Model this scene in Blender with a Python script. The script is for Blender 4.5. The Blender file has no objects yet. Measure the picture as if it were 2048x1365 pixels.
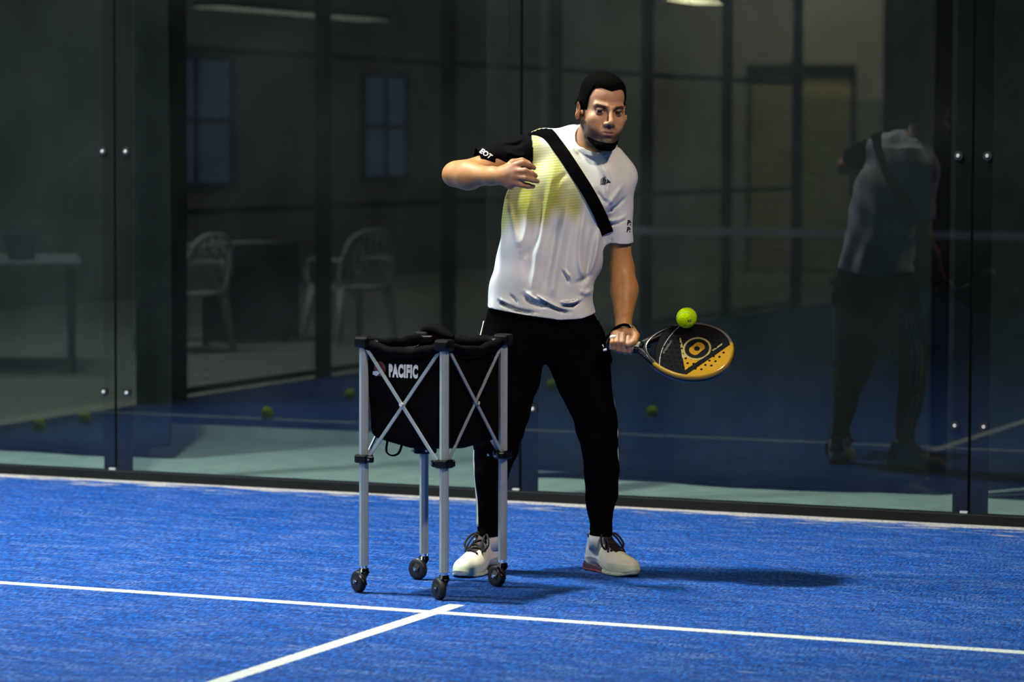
import bpy, bmesh, math, random
import numpy as np
from mathutils import Vector, Matrix
from mathutils.bvhtree import BVHTree

random.seed(4)
S = bpy.context.scene
COL = S.collection

# ------------------------------------------------------------------ camera
F_PX = 6322.9
CAM = np.array([4.36597, -12.55511, 1.57024])
YAW, PITCH, ROLL = 0.406355, 0.063343, 0.003528
_fw = np.array([-math.sin(YAW) * math.cos(PITCH), math.cos(YAW) * math.cos(PITCH), -math.sin(PITCH)])
_r = np.array([math.cos(YAW), math.sin(YAW), 0.0])
_u = np.cross(_r, _fw)
_R = _r * math.cos(ROLL) + _u * math.sin(ROLL)
_U = -_r * math.sin(ROLL) + _u * math.cos(ROLL)
cd = bpy.data.cameras.new('camera')
cam = bpy.data.objects.new('camera', cd)
COL.objects.link(cam)
cd.sensor_width = 36.0
cd.lens = F_PX / 2048 * 36
cd.clip_end = 200
m = Matrix(((_R[0], _U[0], -_fw[0], CAM[0]), (_R[1], _U[1], -_fw[1], CAM[1]), (_R[2], _U[2], -_fw[2], CAM[2]), (0, 0, 0, 1)))
cam.matrix_world = m
cd.dof.use_dof = True
cd.dof.focus_distance = 11.3
cd.dof.aperture_fstop = 2.8
S.camera = cam

# ------------------------------------------------------------------ view, world, lights
S.view_settings.view_transform = 'Standard'
S.view_settings.look = 'None'
S.view_settings.exposure = 0.0
S.view_settings.gamma = 1.0
S.cycles.use_denoising = True
S.cycles.max_bounces = 8
S.cycles.transparent_max_bounces = 16
S.cycles.sample_clamp_indirect = 4.0
S.cycles.caustics_reflective = False
S.cycles.caustics_refractive = False
w = bpy.data.worlds.new('world')
S.world = w
w.use_nodes = True
w.node_tree.nodes['Background'].inputs[0].default_value = (0.5, 0.6, 0.7, 1)
w.node_tree.nodes['Background'].inputs[1].default_value = 0.006


def area(name, loc, target, size, power, col, spread=180):
    l = bpy.data.lights.new(name, 'AREA')
    l.shape = 'RECTANGLE'
    l.size, l.size_y = size
    l.energy = power
    l.color = col
    l.spread = math.radians(spread)
    o = bpy.data.objects.new(name, l)
    o.location = loc
    d = Vector(target) - Vector(loc)
    o.rotation_euler = d.to_track_quat('-Z', 'Y').to_euler()
    COL.objects.link(o)
    return o


area('floodlight_key', (-1.75, -2.85, 6.4), (-0.1, -2.2, 0.6), (0.40, 0.30), 255, (0.97, 1.0, 0.90), 120)
area('floodlight_left', (-5.4, -3.4, 6.0), (-4.4, -2.2, 0.0), (0.6, 0.4), 235, (0.92, 0.98, 1.0), 105)
area('floodlight_near', (-1.6, -9.6, 6.4), (-0.6, -2.6, 0.8), (0.6, 0.4), 30, (0.86, 0.94, 1.0), 110)
area('floodlight_right', (4.6, -6.2, 6.0), (0.0, -2.2, 1.5), (0.5, 0.4), 22, (1.0, 0.80, 0.60), 45)
area('hall_light_near', (-8.0, -6.5, 5.0), (-8.0, -8.0, 0.0), (2.5, 0.6), 620, (0.9, 0.97, 1.0))
area('hall_light_far', (-8.5, -15.5, 5.0), (-8.5, -16.0, 0.0), (2.5, 0.6), 170, (1.0, 0.95, 0.8))
area('hall_light_end', (-7.4, -21.8, 4.5), (-7.6, -24.0, 1.0), (1.0, 0.6), 190, (1.0, 0.9, 0.7))

# ------------------------------------------------------------------ materials


def mat(name, col=(.5, .5, .5), rough=.5, metal=0., spec=.5, noise=None, bump=None, emit=None, sub=0.0, attr=None, coat=0.0, sheen=0.0):
    """noise=(scale, amount) varies the colour, bump=(scale, strength, distance)"""
    m = bpy.data.materials.new(name)
    m.use_nodes = True
    nt = m.node_tree
    N, L = nt.nodes, nt.links
    b = N['Principled BSDF']
    b.inputs['Base Color'].default_value = (*col, 1)
    b.inputs['Roughness'].default_value = rough
    b.inputs['Metallic'].default_value = metal
    b.inputs['Specular IOR Level'].default_value = spec
    b.inputs['Coat Weight'].default_value = coat
    b.inputs['Sheen Weight'].default_value = sheen
    if sub:
        b.inputs['Subsurface Weight'].default_value = sub
        b.inputs['Subsurface Radius'].default_value = (1.0, .35, .2)
        b.inputs['Subsurface Scale'].default_value = 0.01
    tc = N.new('ShaderNodeTexCoord')
    src = None
    if attr:
        a = N.new('ShaderNodeVertexColor')
        a.layer_name = attr
        src = a.outputs['Color']
    if noise:
        nz = N.new('ShaderNodeTexNoise')
        nz.inputs['Scale'].default_value = noise[0]
        nz.inputs['Detail'].default_value = 5
        L.new(tc.outputs['Object'], nz.inputs['Vector'])
        mr = N.new('ShaderNodeMapRange')
        mr.inputs[1].default_value = .3
        mr.inputs[2].default_value = .7
        mr.inputs[3].default_value = 1 - noise[1]
        mr.inputs[4].default_value = 1 + noise[1]
        L.new(nz.outputs['Fac'], mr.inputs[0])
        mx = N.new('ShaderNodeVectorMath')
        mx.operation = 'SCALE'
        if src:
            L.new(src, mx.inputs[0])
        else:
            mx.inputs[0].default_value = col
        L.new(mr.outputs[0], mx.inputs['Scale'])
        src = mx.outputs[0]
    if src:
        L.new(src, b.inputs['Base Color'])
    if bump:
        nz = N.new('ShaderNodeTexNoise')
        nz.inputs['Scale'].default_value = bump[0]
        nz.inputs['Detail'].default_value = 4
        L.new(tc.outputs['Object'], nz.inputs['Vector'])
        bp = N.new('ShaderNodeBump')
        bp.inputs['Strength'].default_value = bump[1]
        bp.inputs['Distance'].default_value = bump[2]
        L.new(nz.outputs['Fac'], bp.inputs['Height'])
        L.new(bp.outputs[0], b.inputs['Normal'])
    if emit:
        b.inputs['Emission Color'].default_value = (*emit[:3], 1)
        b.inputs['Emission Strength'].default_value = emit[3]
    return m


M = {}
M['black_steel'] = mat('black_steel', (.005, .006, .006), .5, spec=.25, noise=(6, .2), bump=(60, .15, .002))
M['bolt'] = mat('bolt_steel', (.75, .77, .75), .4, metal=.3, noise=(80, .1))
M['rubber'] = mat('black_rubber', (.008, .008, .009), .55, noise=(40, .2))
M['alu'] = mat('brushed_aluminium', (.36, .42, .42), .5, metal=.15, noise=(30, .06))
M['chrome'] = mat('chrome', (.72, .74, .76), .12, metal=1, noise=(50, .05))
M['black_plastic'] = mat('black_plastic', (.003, .003, .0035), .35, spec=.3, noise=(50, .2))
M['bag'] = mat('black_nylon', (.0015, .0015, .0018), .8, spec=.05, noise=(90, .3), bump=(500, .3, .0006))
M['white_print'] = mat('white_print', (.75, .78, .76), .6, noise=(200, .05))
M['red_print'] = mat('red_print', (.11, .03, .025), .6, noise=(200, .1))
M['black_print'] = mat('black_print', (.006, .006, .006), .6, noise=(200, .05))
M['concrete'] = mat('concrete', (.30, .34, .33), .9, noise=(9, .12), bump=(120, .3, .002))
M['hall_floor'] = mat('hall_floor', (.36, .38, .30), .7, noise=(3, .1))
M['hall_wall'] = mat('hall_wall', (.16, .18, .17), .9, noise=(2, .15))
M['dark_wall'] = mat('dark_wall', (.003, .004, .004), .95, spec=.05, noise=(3, .2))
M['curtain'] = mat('curtain_fabric', (.007, .010, .010), .9, noise=(12, .25), bump=(300, .3, .001), spec=.1)
M['plastic_white'] = mat('white_plastic', (.55, .60, .56), .45, noise=(8, .05))
M['net_white'] = mat('net_tape', (.7, .72, .7), .8, noise=(30, .05))
M['net_black'] = mat('net_cord', (.01, .01, .012), .8, noise=(30, .1))
M['wire'] = mat('galvanised_wire', (.01, .012, .012), .5, metal=.3, noise=(10, .1))
M['table'] = mat('table_top', (.28, .27, .28), .6, noise=(4, .15))
M['cloth_dark'] = mat('dark_cloth', (.05, .05, .075), .9, noise=(6, .2))
M['window_glow'] = mat('dusk_window', (.02, .03, .04), .3, emit=(.10, .26, .45, .75), noise=(3, .2))
M['lamp_warm'] = mat('lamp_warm', (.8, .8, .7), .4, emit=(1.0, .95, .55, 30), noise=(5, .02))
M['lamp_cool'] = mat('lamp_cool', (.8, .8, .7), .4, emit=(.85, .95, .75, 1.6), noise=(5, .02))
M['cream_wall'] = mat('cream_wall', (.42, .42, .36), .9, noise=(2, .15))
M['skin'] = mat('skin', (.5, .3, .15), .5, attr='Col', noise=(60, .10), bump=(260, .25, .0012), sub=.12)
M['shirt'] = mat('shirt_fabric', (.7, .7, .7), .8, attr='Col', noise=(25, .03), bump=(420, .25, .0008), spec=.04)
M['pants'] = mat('black_jersey', (.0018, .0018, .002), .9, noise=(20, .2), bump=(40, .25, .004), spec=.02)
M['stripe'] = mat('white_stripe', (.75, .78, .72), .7, noise=(50, .03))
M['hair'] = mat('dark_hair', (.0022, .0018, .0016), .9, spec=.03, noise=(150, .4), bump=(350, .9, .003))
M['strap'] = mat('black_webbing', (.0015, .0015, .0018), .9, spec=.03, noise=(90, .2), bump=(400, .3, .0008))
M['shoe'] = mat('shoe_mesh', (.7, .7, .6), .65, attr='Col', noise=(40, .06), bump=(500, .5, .001))
M['sole'] = mat('shoe_sole', (.05, .01, .02), .5, attr='Col', noise=(50, .1))
M['lace'] = mat('black_lace', (.008, .006, .007), .8, noise=(300, .3))
M['sock'] = mat('white_sock', (.7, .72, .7), .85, noise=(60, .04), bump=(300, .4, .001))
M['racket_face'] = mat('racket_face', (.02, .02, .02), .8, spec=.05, attr='Col', noise=(60, .06))
M['racket_rim'] = mat('racket_rim', (.45, .28, .02), .25, attr='Col', coat=.12, noise=(30, .05))
M['post'] = mat('post_steel', (.0025, .003, .003), .7, spec=.05, noise=(6, .2))
M['grip'] = mat('white_grip', (.6, .6, .52), .7, noise=(60, .08), bump=(150, .4, .001))
M['tape'] = mat('finger_tape', (.85, .78, .70), .7, noise=(60, .03))
M['eye'] = mat('eye_white', (.6, .55, .5), .25, attr='Col', noise=(60, .02))


def ball_mat():
    m = mat('ball_felt', (.52, .80, .0), .9, noise=(90, .12), bump=(220, .9, .004), spec=.1)
    return m


M['ball'] = ball_mat()
M['ball_seam'] = mat('ball_seam', (.5, .6, .25), .7, noise=(50, .05))


def turf_mat():
    m = bpy.data.materials.new('blue_turf')
    m.use_nodes = True
    N, L = m.node_tree.nodes, m.node_tree.links
    b = N['Principled BSDF']
    b.inputs['Roughness'].default_value = .8
    b.inputs['Specular IOR Level'].default_value = .25
    tc = N.new('ShaderNodeTexCoord')
    P = tc.outputs['Object']
    sep = N.new('ShaderNodeSeparateXYZ')
    L.new(P, sep.inputs[0])

    def noise(scale, detail=4, rough=.6, sc=(1, 1, 1)):
        mp = N.new('ShaderNodeMapping')
        mp.inputs['Scale'].default_value = sc
        L.new(P, mp.inputs[0])
        n = N.new('ShaderNodeTexNoise')
        n.inputs['Scale'].default_value = scale
        n.inputs['Detail'].default_value = detail
        n.inputs['Roughness'].default_value = rough
        L.new(mp.outputs[0], n.inputs['Vector'])
        return n.outputs['Fac']

    def rng(v, a, b_, c=0, d=1):
        r = N.new('ShaderNodeMapRange')
        r.inputs[1].default_value, r.inputs[2].default_value = a, b_
        r.inputs[3].default_value, r.inputs[4].default_value = c, d
        L.new(v, r.inputs[0])
        return r.outputs[0]

    def math_(op, a, b_=0.0):
        n = N.new('ShaderNodeMath')
        n.operation = op
        for i, v in enumerate((a, b_)):
            if isinstance(v, (int, float)):
                n.inputs[i].default_value = v
            else:
                L.new(v, n.inputs[i])
        return n.outputs[0]

    def mix(f, a, b_):
        n = N.new('ShaderNodeMix')
        n.data_type = 'RGBA'
        if isinstance(f, float):
            n.inputs[0].default_value = f
        else:
            L.new(f, n.inputs[0])
        for i, v in ((6, a), (7, b_)):
            if isinstance(v, tuple):
                n.inputs[i].default_value = (*v, 1)
            else:
                L.new(v, n.inputs[i])
        return n.outputs[2]
    fine = noise(115, 3, .75, (1, .24, 1))
    mid = noise(24, 4, .7, (.8, .7, 1))
    big = noise(2.6, 4, .6, (.7, 1.5, 1))
    blot = noise(7, 5, .65, (.6, 1.6, 1))
    c = mix(rng(fine, .40, .62), (.0004, .012, .12), (.003, .19, .80))
    c = mix(rng(mid, .38, .64, .55, 0), c, (.0006, .012, .10))
    c = mix(rng(big, .42, .66, 0, .26), c, (.045, .12, .45))
    c = mix(math_('MULTIPLY', rng(blot, .46, .70), rng(fine, .42, .64)), c, (.15, .25, .52))
    # sand drifts swept against the glass wall
    Y = sep.outputs[1]
    drift = noise(9, 5, .7, (.35, 1.7, 1))
    near2 = math_('ADD', math_('MULTIPLY', math_('POWER', rng(Y, -.60, .02, 0, 1), 2.0), .21), math_('MULTIPLY', math_('POWER', rng(Y, -.06, .05, 0, 1), 1.2), .15))
    f = math_('ADD', near2, drift)
    sand = math_('MULTIPLY', rng(f, .66, .76), rng(noise(70, 3), .30, .52))
    c = mix(sand, c, (.62, .58, .50))
    sand2 = math_('MULTIPLY', rng(noise(5, 5, .7, (.5, 2.2, 1)), .62, .72), rng(fine, .4, .6))
    c = mix(math_('MULTIPLY', sand2, .55), c, (.45, .45, .52))
    # white lines of the court
    jit = math_('MULTIPLY', math_('SUBTRACT', noise(160, 2), .5), .022)
    Yj = math_('ADD', Y, jit)
    Xj = math_('ADD', sep.outputs[0], jit)
    l1 = math_('LESS_THAN', math_('ABSOLUTE', math_('ADD', Yj, 3.05)), .030)
    l1b = math_('LESS_THAN', math_('ABSOLUTE', math_('ADD', Yj, 16.95)), .030)
    l2 = math_('MULTIPLY', math_('LESS_THAN', math_('ABSOLUTE', math_('ADD', Xj, .005)), .030), math_('LESS_THAN', Yj, -2.86))
    ln = math_('MAXIMUM', math_('MAXIMUM', l1, l1b), l2)
    lc = mix(rng(fine, .3, .65), (.50, .55, .52), (.85, .90, .82))
    c = mix(math_('MULTIPLY', ln, 1.0), c, lc)
    L.new(c, b.inputs['Base Color'])
    bp = N.new('ShaderNodeBump')
    bp.inputs['Strength'].default_value = .8
    bp.inputs['Distance'].default_value = .012
    L.new(math_('ADD', fine, math_('MULTIPLY', mid, .8)), bp.inputs['Height'])
    L.new(bp.outputs[0], b.inputs['Normal'])
    return m


M['turf'] = turf_mat()


def glass_mat():
    m = bpy.data.materials.new('court_glass')
    m.use_nodes = True
    N, L = m.node_tree.nodes, m.node_tree.links
    N.clear()
    out = N.new('ShaderNodeOutputMaterial')
    tr = N.new('ShaderNodeBsdfTransparent')
    tr.inputs[0].default_value = (.86, .93, .90, 1)
    gl = N.new('ShaderNodeBsdfGlossy')
    gl.inputs['Roughness'].default_value = 0.0
    gl.inputs['Color'].default_value = (.95, 1, .98, 1)
    fr = N.new('ShaderNodeFresnel')
    fr.inputs['IOR'].default_value = 1.52
    ml = N.new('ShaderNodeMath')          # both faces of the pane reflect
    ml.operation = 'MULTIPLY'
    ml.inputs[1].default_value = 1.25
    L.new(fr.outputs[0], ml.inputs[0])
    geo = N.new('ShaderNodeNewGeometry')
    mb = N.new('ShaderNodeMath')
    mb.operation = 'SUBTRACT'
    mb.inputs[0].default_value = 1
    L.new(geo.outputs['Backfacing'], mb.inputs[1])
    mm = N.new('ShaderNodeMath')
    mm.operation = 'MULTIPLY'
    mm.use_clamp = True
    L.new(ml.outputs[0], mm.inputs[0])
    L.new(mb.outputs[0], mm.inputs[1])
    mx = N.new('ShaderNodeMixShader')
    L.new(mm.outputs[0], mx.inputs[0])
    L.new(tr.outputs[0], mx.inputs[1])
    L.new(gl.outputs[0], mx.inputs[2])
    # a thin film of dust
    df = N.new('ShaderNodeBsdfDiffuse')
    df.inputs[0].default_value = (.62, .72, .72, 1)
    tc = N.new('ShaderNodeTexCoord')
    nz = N.new('ShaderNodeTexNoise')
    nz.inputs['Scale'].default_value = 1.6
    nz.inputs['Detail'].default_value = 6
    L.new(tc.outputs['Object'], nz.inputs['Vector'])
    mr = N.new('ShaderNodeMapRange')
    mr.inputs[1].default_value, mr.inputs[2].default_value = .3, .75
    mr.inputs[3].default_value, mr.inputs[4].default_value = .002, .016
    L.new(nz.outputs['Fac'], mr.inputs[0])
    dm = N.new('ShaderNodeMath')
    dm.operation = 'MULTIPLY'
    L.new(mr.outputs[0], dm.inputs[0])
    L.new(mb.outputs[0], dm.inputs[1])
    mx2 = N.new('ShaderNodeMixShader')
    L.new(dm.outputs[0], mx2.inputs[0])
    L.new(mx.outputs[0], mx2.inputs[1])
    L.new(df.outputs[0], mx2.inputs[2])
    L.new(mx2.outputs[0], out.inputs[0])
    return m


M['glass'] = glass_mat()

# ------------------------------------------------------------------ object helpers


def setp(o, label=None, cat=None, group=None, kind=None):
    for k, v in (('label', label), ('category', cat), ('group', group), ('kind', kind)):
        if v:
            o[k] = v
    return o


def empty(name, loc=(0, 0, 0), rz=0.0, **kw):
    o = bpy.data.objects.new(name, None)
    o.empty_display_size = .1
    o.location = loc
    o.rotation_euler = (0, 0, rz)
    COL.objects.link(o)
    return setp(o, **kw)


def link(name, me, material, parent=None, smooth=False, **kw):
    o = bpy.data.objects.new(name, me)
    COL.objects.link(o)
    if material:
        me.materials.append(material)
    if smooth:
        me.polygons.foreach_set('use_smooth', [True] * len(me.polygons))
    if parent:
        o.parent = parent
    return setp(o, **kw)


class MB:
    """collects shapes for ONE mesh"""

    def __init__(s):
        s.bm = bmesh.new()

    def box(s, c, size, rot=None, bevel=0.0):
        r = bmesh.ops.create_cube(s.bm, size=1.0)
        vs = r['verts']
        for v in vs:
            v.co = Vector((v.co.x * size[0], v.co.y * size[1], v.co.z * size[2]))
        if bevel:
            es = list({e for v in vs for e in v.link_edges})
            rr = bmesh.ops.bevel(s.bm, geom=es, offset=bevel, segments=2, affect='EDGES', profile=.5)
            vs = list({v for f in rr['faces'] for v in f.verts} | {v for v in vs if v.is_valid})
        if rot is not None:
            for v in vs:
                v.co = rot @ v.co
        for v in vs:
            v.co += Vector(c)
        return s

    def boxmm(s, a, b, bevel=0.0):
        return s.box([(a[i] + b[i]) / 2 for i in range(3)], [abs(b[i] - a[i]) for i in range(3)], bevel=bevel)

    def bar(s, a, b, w, t, up=(0, 0, 1), bevel=0.0):
        a, b = Vector(a), Vector(b)
        z = (b - a).normalized()
        x = Vector(up).cross(z)
        if x.length < 1e-4:
            x = Vector((1, 0, 0)).cross(z)
        x.normalize()
        y = z.cross(x)
        R = Matrix((x, y, z)).transposed()
        return s.box((a + b) / 2, (w, t, (b - a).length), R, bevel)

    def cyl(s, a, b, r0, r1=None, n=16):
        a, b = Vector(a), Vector(b)
        r1 = r0 if r1 is None else r1
        d = b - a
        q = d.to_track_quat('Z', 'Y').to_matrix().to_4x4()
        mt = Matrix.Translation((a + b) / 2) @ q
        bmesh.ops.create_cone(s.bm, cap_ends=True, segments=n, radius1=r0, radius2=r1, depth=d.length, matrix=mt)
        return s

    def sphere(s, c, r, u=24, v=16, sc=(1, 1, 1)):
        mt = Matrix.Translation(c) @ Matrix.Diagonal((*sc, 1))
        bmesh.ops.create_uvsphere(s.bm, u_segments=u, v_segments=v, radius=r, matrix=mt)
        return s

    def torus(s, c, R, r, axis=(0, 0, 1), n=32, k=8):
        q = Vector(axis).to_track_quat('Z', 'Y').to_matrix()
        rings = []
        for i in range(n):
            a = 2 * math.pi * i / n
            ring = []
            for j in range(k):
                b = 2 * math.pi * j / k
                p = Vector(((R + r * math.cos(b)) * math.cos(a), (R + r * math.cos(b)) * math.sin(a), r * math.sin(b)))
                ring.append(s.bm.verts.new(q @ p + Vector(c)))
            rings.append(ring)
        for i in range(n):
            for j in range(k):
                s.bm.faces.new((rings[i][j], rings[(i + 1) % n][j], rings[(i + 1) % n][(j + 1) % k], rings[i][(j + 1) % k]))
        return s

    def tube(s, pts, r, k=8, closed=False, flat=1.0):
        """tube through points; flat scales its second radius"""
        P = [Vector(p) for p in pts]
        n = len(P)
        rr = r if isinstance(r, (list, tuple)) else [r] * n
        rings = []
        up = None
        for i in range(n):
            if closed:
                t = (P[(i + 1) % n] - P[i - 1]).normalized()
            else:
                t = (P[min(i + 1, n - 1)] - P[max(i - 1, 0)]).normalized()
            if up is None:
                up = Vector((0, 0, 1)) if abs(t.z) < .9 else Vector((1, 0, 0))
            x = t.cross(up).normalized()
            y = x.cross(t).normalized()
            up = y
            rings.append([s.bm.verts.new(P[i] + x * (rr[i] * math.cos(2 * math.pi * j / k)) + y * (rr[i] * flat * math.sin(2 * math.pi * j / k))) for j in range(k)])
        m_ = n if closed else n - 1
        for i in range(m_):
            a, b = rings[i], rings[(i + 1) % n]
            for j in range(k):
                s.bm.faces.new((a[j], a[(j + 1) % k], b[(j + 1) % k], b[j]))
        if not closed:
            s.bm.faces.new(rings[0])
            s.bm.faces.new(rings[-1][::-1])
        return s

    def quadgrid(s, fn, nu, nv):
        g = [[s.bm.verts.new(fn(i / nu, j / nv)) for j in range(nv + 1)] for i in range(nu + 1)]
        for i in range(nu):
            for j in range(nv):
                s.bm.faces.new((g[i][j], g[i + 1][j], g[i + 1][j + 1], g[i][j + 1]))
        return s

    def mesh(s, name):
        bmesh.ops.recalc_face_normals(s.bm, faces=s.bm.faces[:])
        me = bpy.data.meshes.new(name)
        s.bm.to_mesh(me)
        s.bm.free()
        return me

    def build(s, name, material, parent=None, smooth=False, **kw):
        return link(name, s.mesh(name), material, parent, smooth, **kw)


def smooth_path(pts, n=8, closed=False):
    """Catmull-Rom"""
    P = [np.array(p, float) for p in pts]
    out = []
    L = len(P)
    rng = range(L if closed else L - 1)
    for i in rng:
        p0 = P[(i - 1) % L] if closed or i > 0 else 2 * P[0] - P[1]
        p1, p2 = P[i], P[(i + 1) % L]
        p3 = P[(i + 2) % L] if closed or i + 2 < L else 2 * P[-1] - P[-2]
        for j in range(n):
            t = j / n
            out.append(.5 * ((2 * p1) + (-p0 + p2) * t + (2 * p0 - 5 * p1 + 4 * p2 - p3) * t * t + (-p0 + 3 * p1 - 3 * p2 + p3) * t ** 3))
    if not closed:
        out.append(P[-1])
    return out


def np_mesh(name, V, Fq, col=None):
    me = bpy.data.meshes.new(name)
    n, k = Fq.shape
    me.vertices.add(len(V))
    me.vertices.foreach_set('co', np.ascontiguousarray(V, dtype=np.float32).ravel())
    me.loops.add(n * k)
    me.loops.foreach_set('vertex_index', Fq.astype(np.int32).ravel())
    me.polygons.add(n)
    me.polygons.foreach_set('loop_start', np.arange(0, n * k, k, dtype=np.int32))
    me.polygons.foreach_set('loop_total', np.full(n, k, dtype=np.int32))
    me.polygons.foreach_set('use_smooth', np.ones(n, dtype=bool))
    me.update(calc_edges=True)
    if col is not None:
        a = me.color_attributes.new('Col', 'FLOAT_COLOR', 'POINT')
        c = np.ones((len(V), 4), np.float32)
        c[:, :3] = col
        a.data.foreach_set('color', c.ravel())
    return me

# ------------------------------------------------------------------ implicit-surface modelling


def smin(a, b, k):
    h = np.maximum(k - np.abs(a - b), 0) / k
    return np.minimum(a, b) - h * h * k * .25


def smax(a, b, k):
    return -smin(-a, -b, k)


def sd_cone(p, a, b, ra, rb):
    a = np.asarray(a, np.float32)
    ba = np.asarray(b, np.float32) - a
    t = np.clip(((p - a) @ ba) / max(float(ba @ ba), 1e-9), 0, 1)
    q = p - a - t[:, None] * ba
    return np.sqrt((q * q).sum(1)) - (ra + (rb - ra) * t)


def sd_ell(p, c, r, R=None):
    q = p - np.asarray(c, np.float32)
    if R is not None:
        q = q @ R
    r = np.asarray(r, np.float32)
    k0 = np.sqrt(((q / r) ** 2).sum(1))
    k1 = np.sqrt(((q / (r * r)) ** 2).sum(1))
    return k0 * (k0 - 1) / np.maximum(k1, 1e-6)


def near(p, lo, hi, mrg):
    return np.nonzero(np.all((p > np.asarray(lo) - mrg) & (p < np.asarray(hi) + mrg), axis=1))[0]


FAR = .07


class Field:
    """ordered list of primitives blended one after another"""

    def __init__(s):
        s.ops = []

    def cone(s, a, b, ra, rb=None, k=.02, op='u'):
        rb = ra if rb is None else rb
        a, b = np.array(a, float), np.array(b, float)
        R = max(ra, rb)
        s.ops.append((op, k, np.minimum(a, b) - R, np.maximum(a, b) + R, lambda p: sd_cone(p, a, b, ra, rb)))
        return s

    def chain(s, pts, rad, k=.015, op='u'):
        for i in range(len(pts) - 1):
            s.cone(pts[i], pts[i + 1], rad[i], rad[i + 1], k if i == 0 else .004, op)
        return s

    def ell(s, c, r, k=.02, op='u', R=None):
        c = np.array(c, float)
        m_ = max(r)
        s.ops.append((op, k, c - m_, c + m_, lambda p: sd_ell(p, c, r, R)))
        return s

    def fn(s, f, lo, hi, k=.02, op='u'):
        s.ops.append((op, k, np.array(lo, float), np.array(hi, float), f))
        return s

    def __call__(s, p):
        D = np.full(len(p), FAR, np.float32)
        for op, k, lo, hi, f in s.ops:
            i = near(p, lo, hi, FAR)
            if not len(i):
                continue
            d = f(p[i])
            if op == 'u':
                D[i] = smin(D[i], d, k)
            elif op == 's':
                D[i] = smax(D[i], -d, k)
        return D


def polygonise(f, lo, hi, h, B=8, margin=1.5):
    lo = np.array(lo, float)
    nb = np.ceil((np.array(hi) - lo) / (h * B)).astype(int) + 1
    n = nb * B
    ax = [lo[i] + (np.arange(nb[i]) * B + (B - 1) / 2) * h for i in range(3)]
    C = np.stack(np.meshgrid(*ax, indexing='ij'), -1).reshape(-1, 3).astype(np.float32)
    dc = f(C)
    keep = np.abs(dc) < margin * B * h
    G = np.repeat(np.repeat(np.repeat(np.where(dc < 0, -1., 1.).astype(np.float32).reshape(nb), B, 0), B, 1), B, 2)
    ids = np.stack(np.unravel_index(np.nonzero(keep)[0], nb), 1)
    off = np.stack(np.meshgrid(*[np.arange(B)] * 3, indexing='ij'), -1).reshape(-1, 3)
    for s0 in range(0, len(ids), 400):
        ii = (ids[s0:s0 + 400, None, :] * B + off[None]).reshape(-1, 3)
        p = (lo + ii * h).astype(np.float32)
        G[ii[:, 0], ii[:, 1], ii[:, 2]] = f(p)
    Sg = G < 0
    cnt = np.zeros(np.array(G.shape) - 1, np.uint8)
    for a in (0, 1):
        for b in (0, 1):
            for c in (0, 1):
                cnt += Sg[a:a + cnt.shape[0], b:b + cnt.shape[1], c:c + cnt.shape[2]]
    act = (cnt > 0) & (cnt < 8)
    ci = np.argwhere(act)
    vid = np.full(act.shape, -1, np.int32)
    vid[act] = np.arange(len(ci))
    cor = [(a, b, c) for a in (0, 1) for b in (0, 1) for c in (0, 1)]
    val = {c: G[ci[:, 0] + c[0], ci[:, 1] + c[1], ci[:, 2] + c[2]] for c in cor}
    acc = np.zeros((len(ci), 3), np.float64)
    num = np.zeros(len(ci))
    for c in cor:
        for a in range(3):
            if c[a] == 0:
                d = list(c)
                d[a] = 1
                v0, v1 = val[c], val[tuple(d)]
                ch = (v0 < 0) != (v1 < 0)
                t = np.where(ch, v0 / np.where(ch, v0 - v1, 1), 0)
                P = np.tile(np.array(c, float), (len(ci), 1))
                P[:, a] = t
                acc += P * ch[:, None]
                num += ch
    V = lo + (ci + acc / num[:, None]) * h
    quads = []
    for a in range(3):
        b, c = (a + 1) % 3, (a + 2) % 3
        s1 = [slice(None)] * 3
        s2 = [slice(None)] * 3
        s1[a], s2[a] = slice(0, -1), slice(1, None)
        A, Bn = Sg[tuple(s1)], Sg[tuple(s2)]
        for flip, e in ((False, A & ~Bn), (True, ~A & Bn)):
            idx = np.argwhere(e)
            idx = idx[(idx[:, b] > 0) & (idx[:, c] > 0) & (idx[:, b] < act.shape[b]) & (idx[:, c] < act.shape[c])]
            q = []
            for db, dc_ in ((-1, -1), (0, -1), (0, 0), (-1, 0)):
                k = idx.copy()
                k[:, b] += db
                k[:, c] += dc_
                q.append(vid[k[:, 0], k[:, 1], k[:, 2]])
            q = np.stack(q, 1)
            if flip:
                q = q[:, ::-1]
            quads.append(q)
    Q = np.concatenate(quads)
    Q = Q[(Q >= 0).all(1)]
    return V, Q


def relax(V, Q, it=1, lam=.5):
    """a little smoothing of the extracted surface"""
    e = np.concatenate([Q[:, [0, 1]], Q[:, [1, 2]], Q[:, [2, 3]], Q[:, [3, 0]]])
    n = np.bincount(e.ravel(), minlength=len(V)).astype(float)
    for k in range(it):
        s = np.zeros_like(V)
        for a in range(3):
            s[:, a] = np.bincount(e[:, 0], V[e[:, 1], a], len(V)) + np.bincount(e[:, 1], V[e[:, 0], a], len(V))
        s /= n[:, None]
        V = V + lam * (s - V)
    return V


def hermite(xs, ys, xq):
    xs, ys = np.array(xs, float), np.array(ys, float)
    if xs[0] > xs[-1]:
        xs, ys = xs[::-1], ys[::-1]
    m_ = np.gradient(ys, xs)
    i = np.clip(np.searchsorted(xs, xq) - 1, 0, len(xs) - 2)
    h = xs[i + 1] - xs[i]
    t = np.clip((xq - xs[i]) / h, 0, 1)
    return ((2 * t ** 3 - 3 * t ** 2 + 1) * ys[i] + (t ** 3 - 2 * t ** 2 + t) * h * m_[i] + (-2 * t ** 3 + 3 * t ** 2) * ys[i + 1] + (t ** 3 - t ** 2) * h * m_[i + 1])

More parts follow.
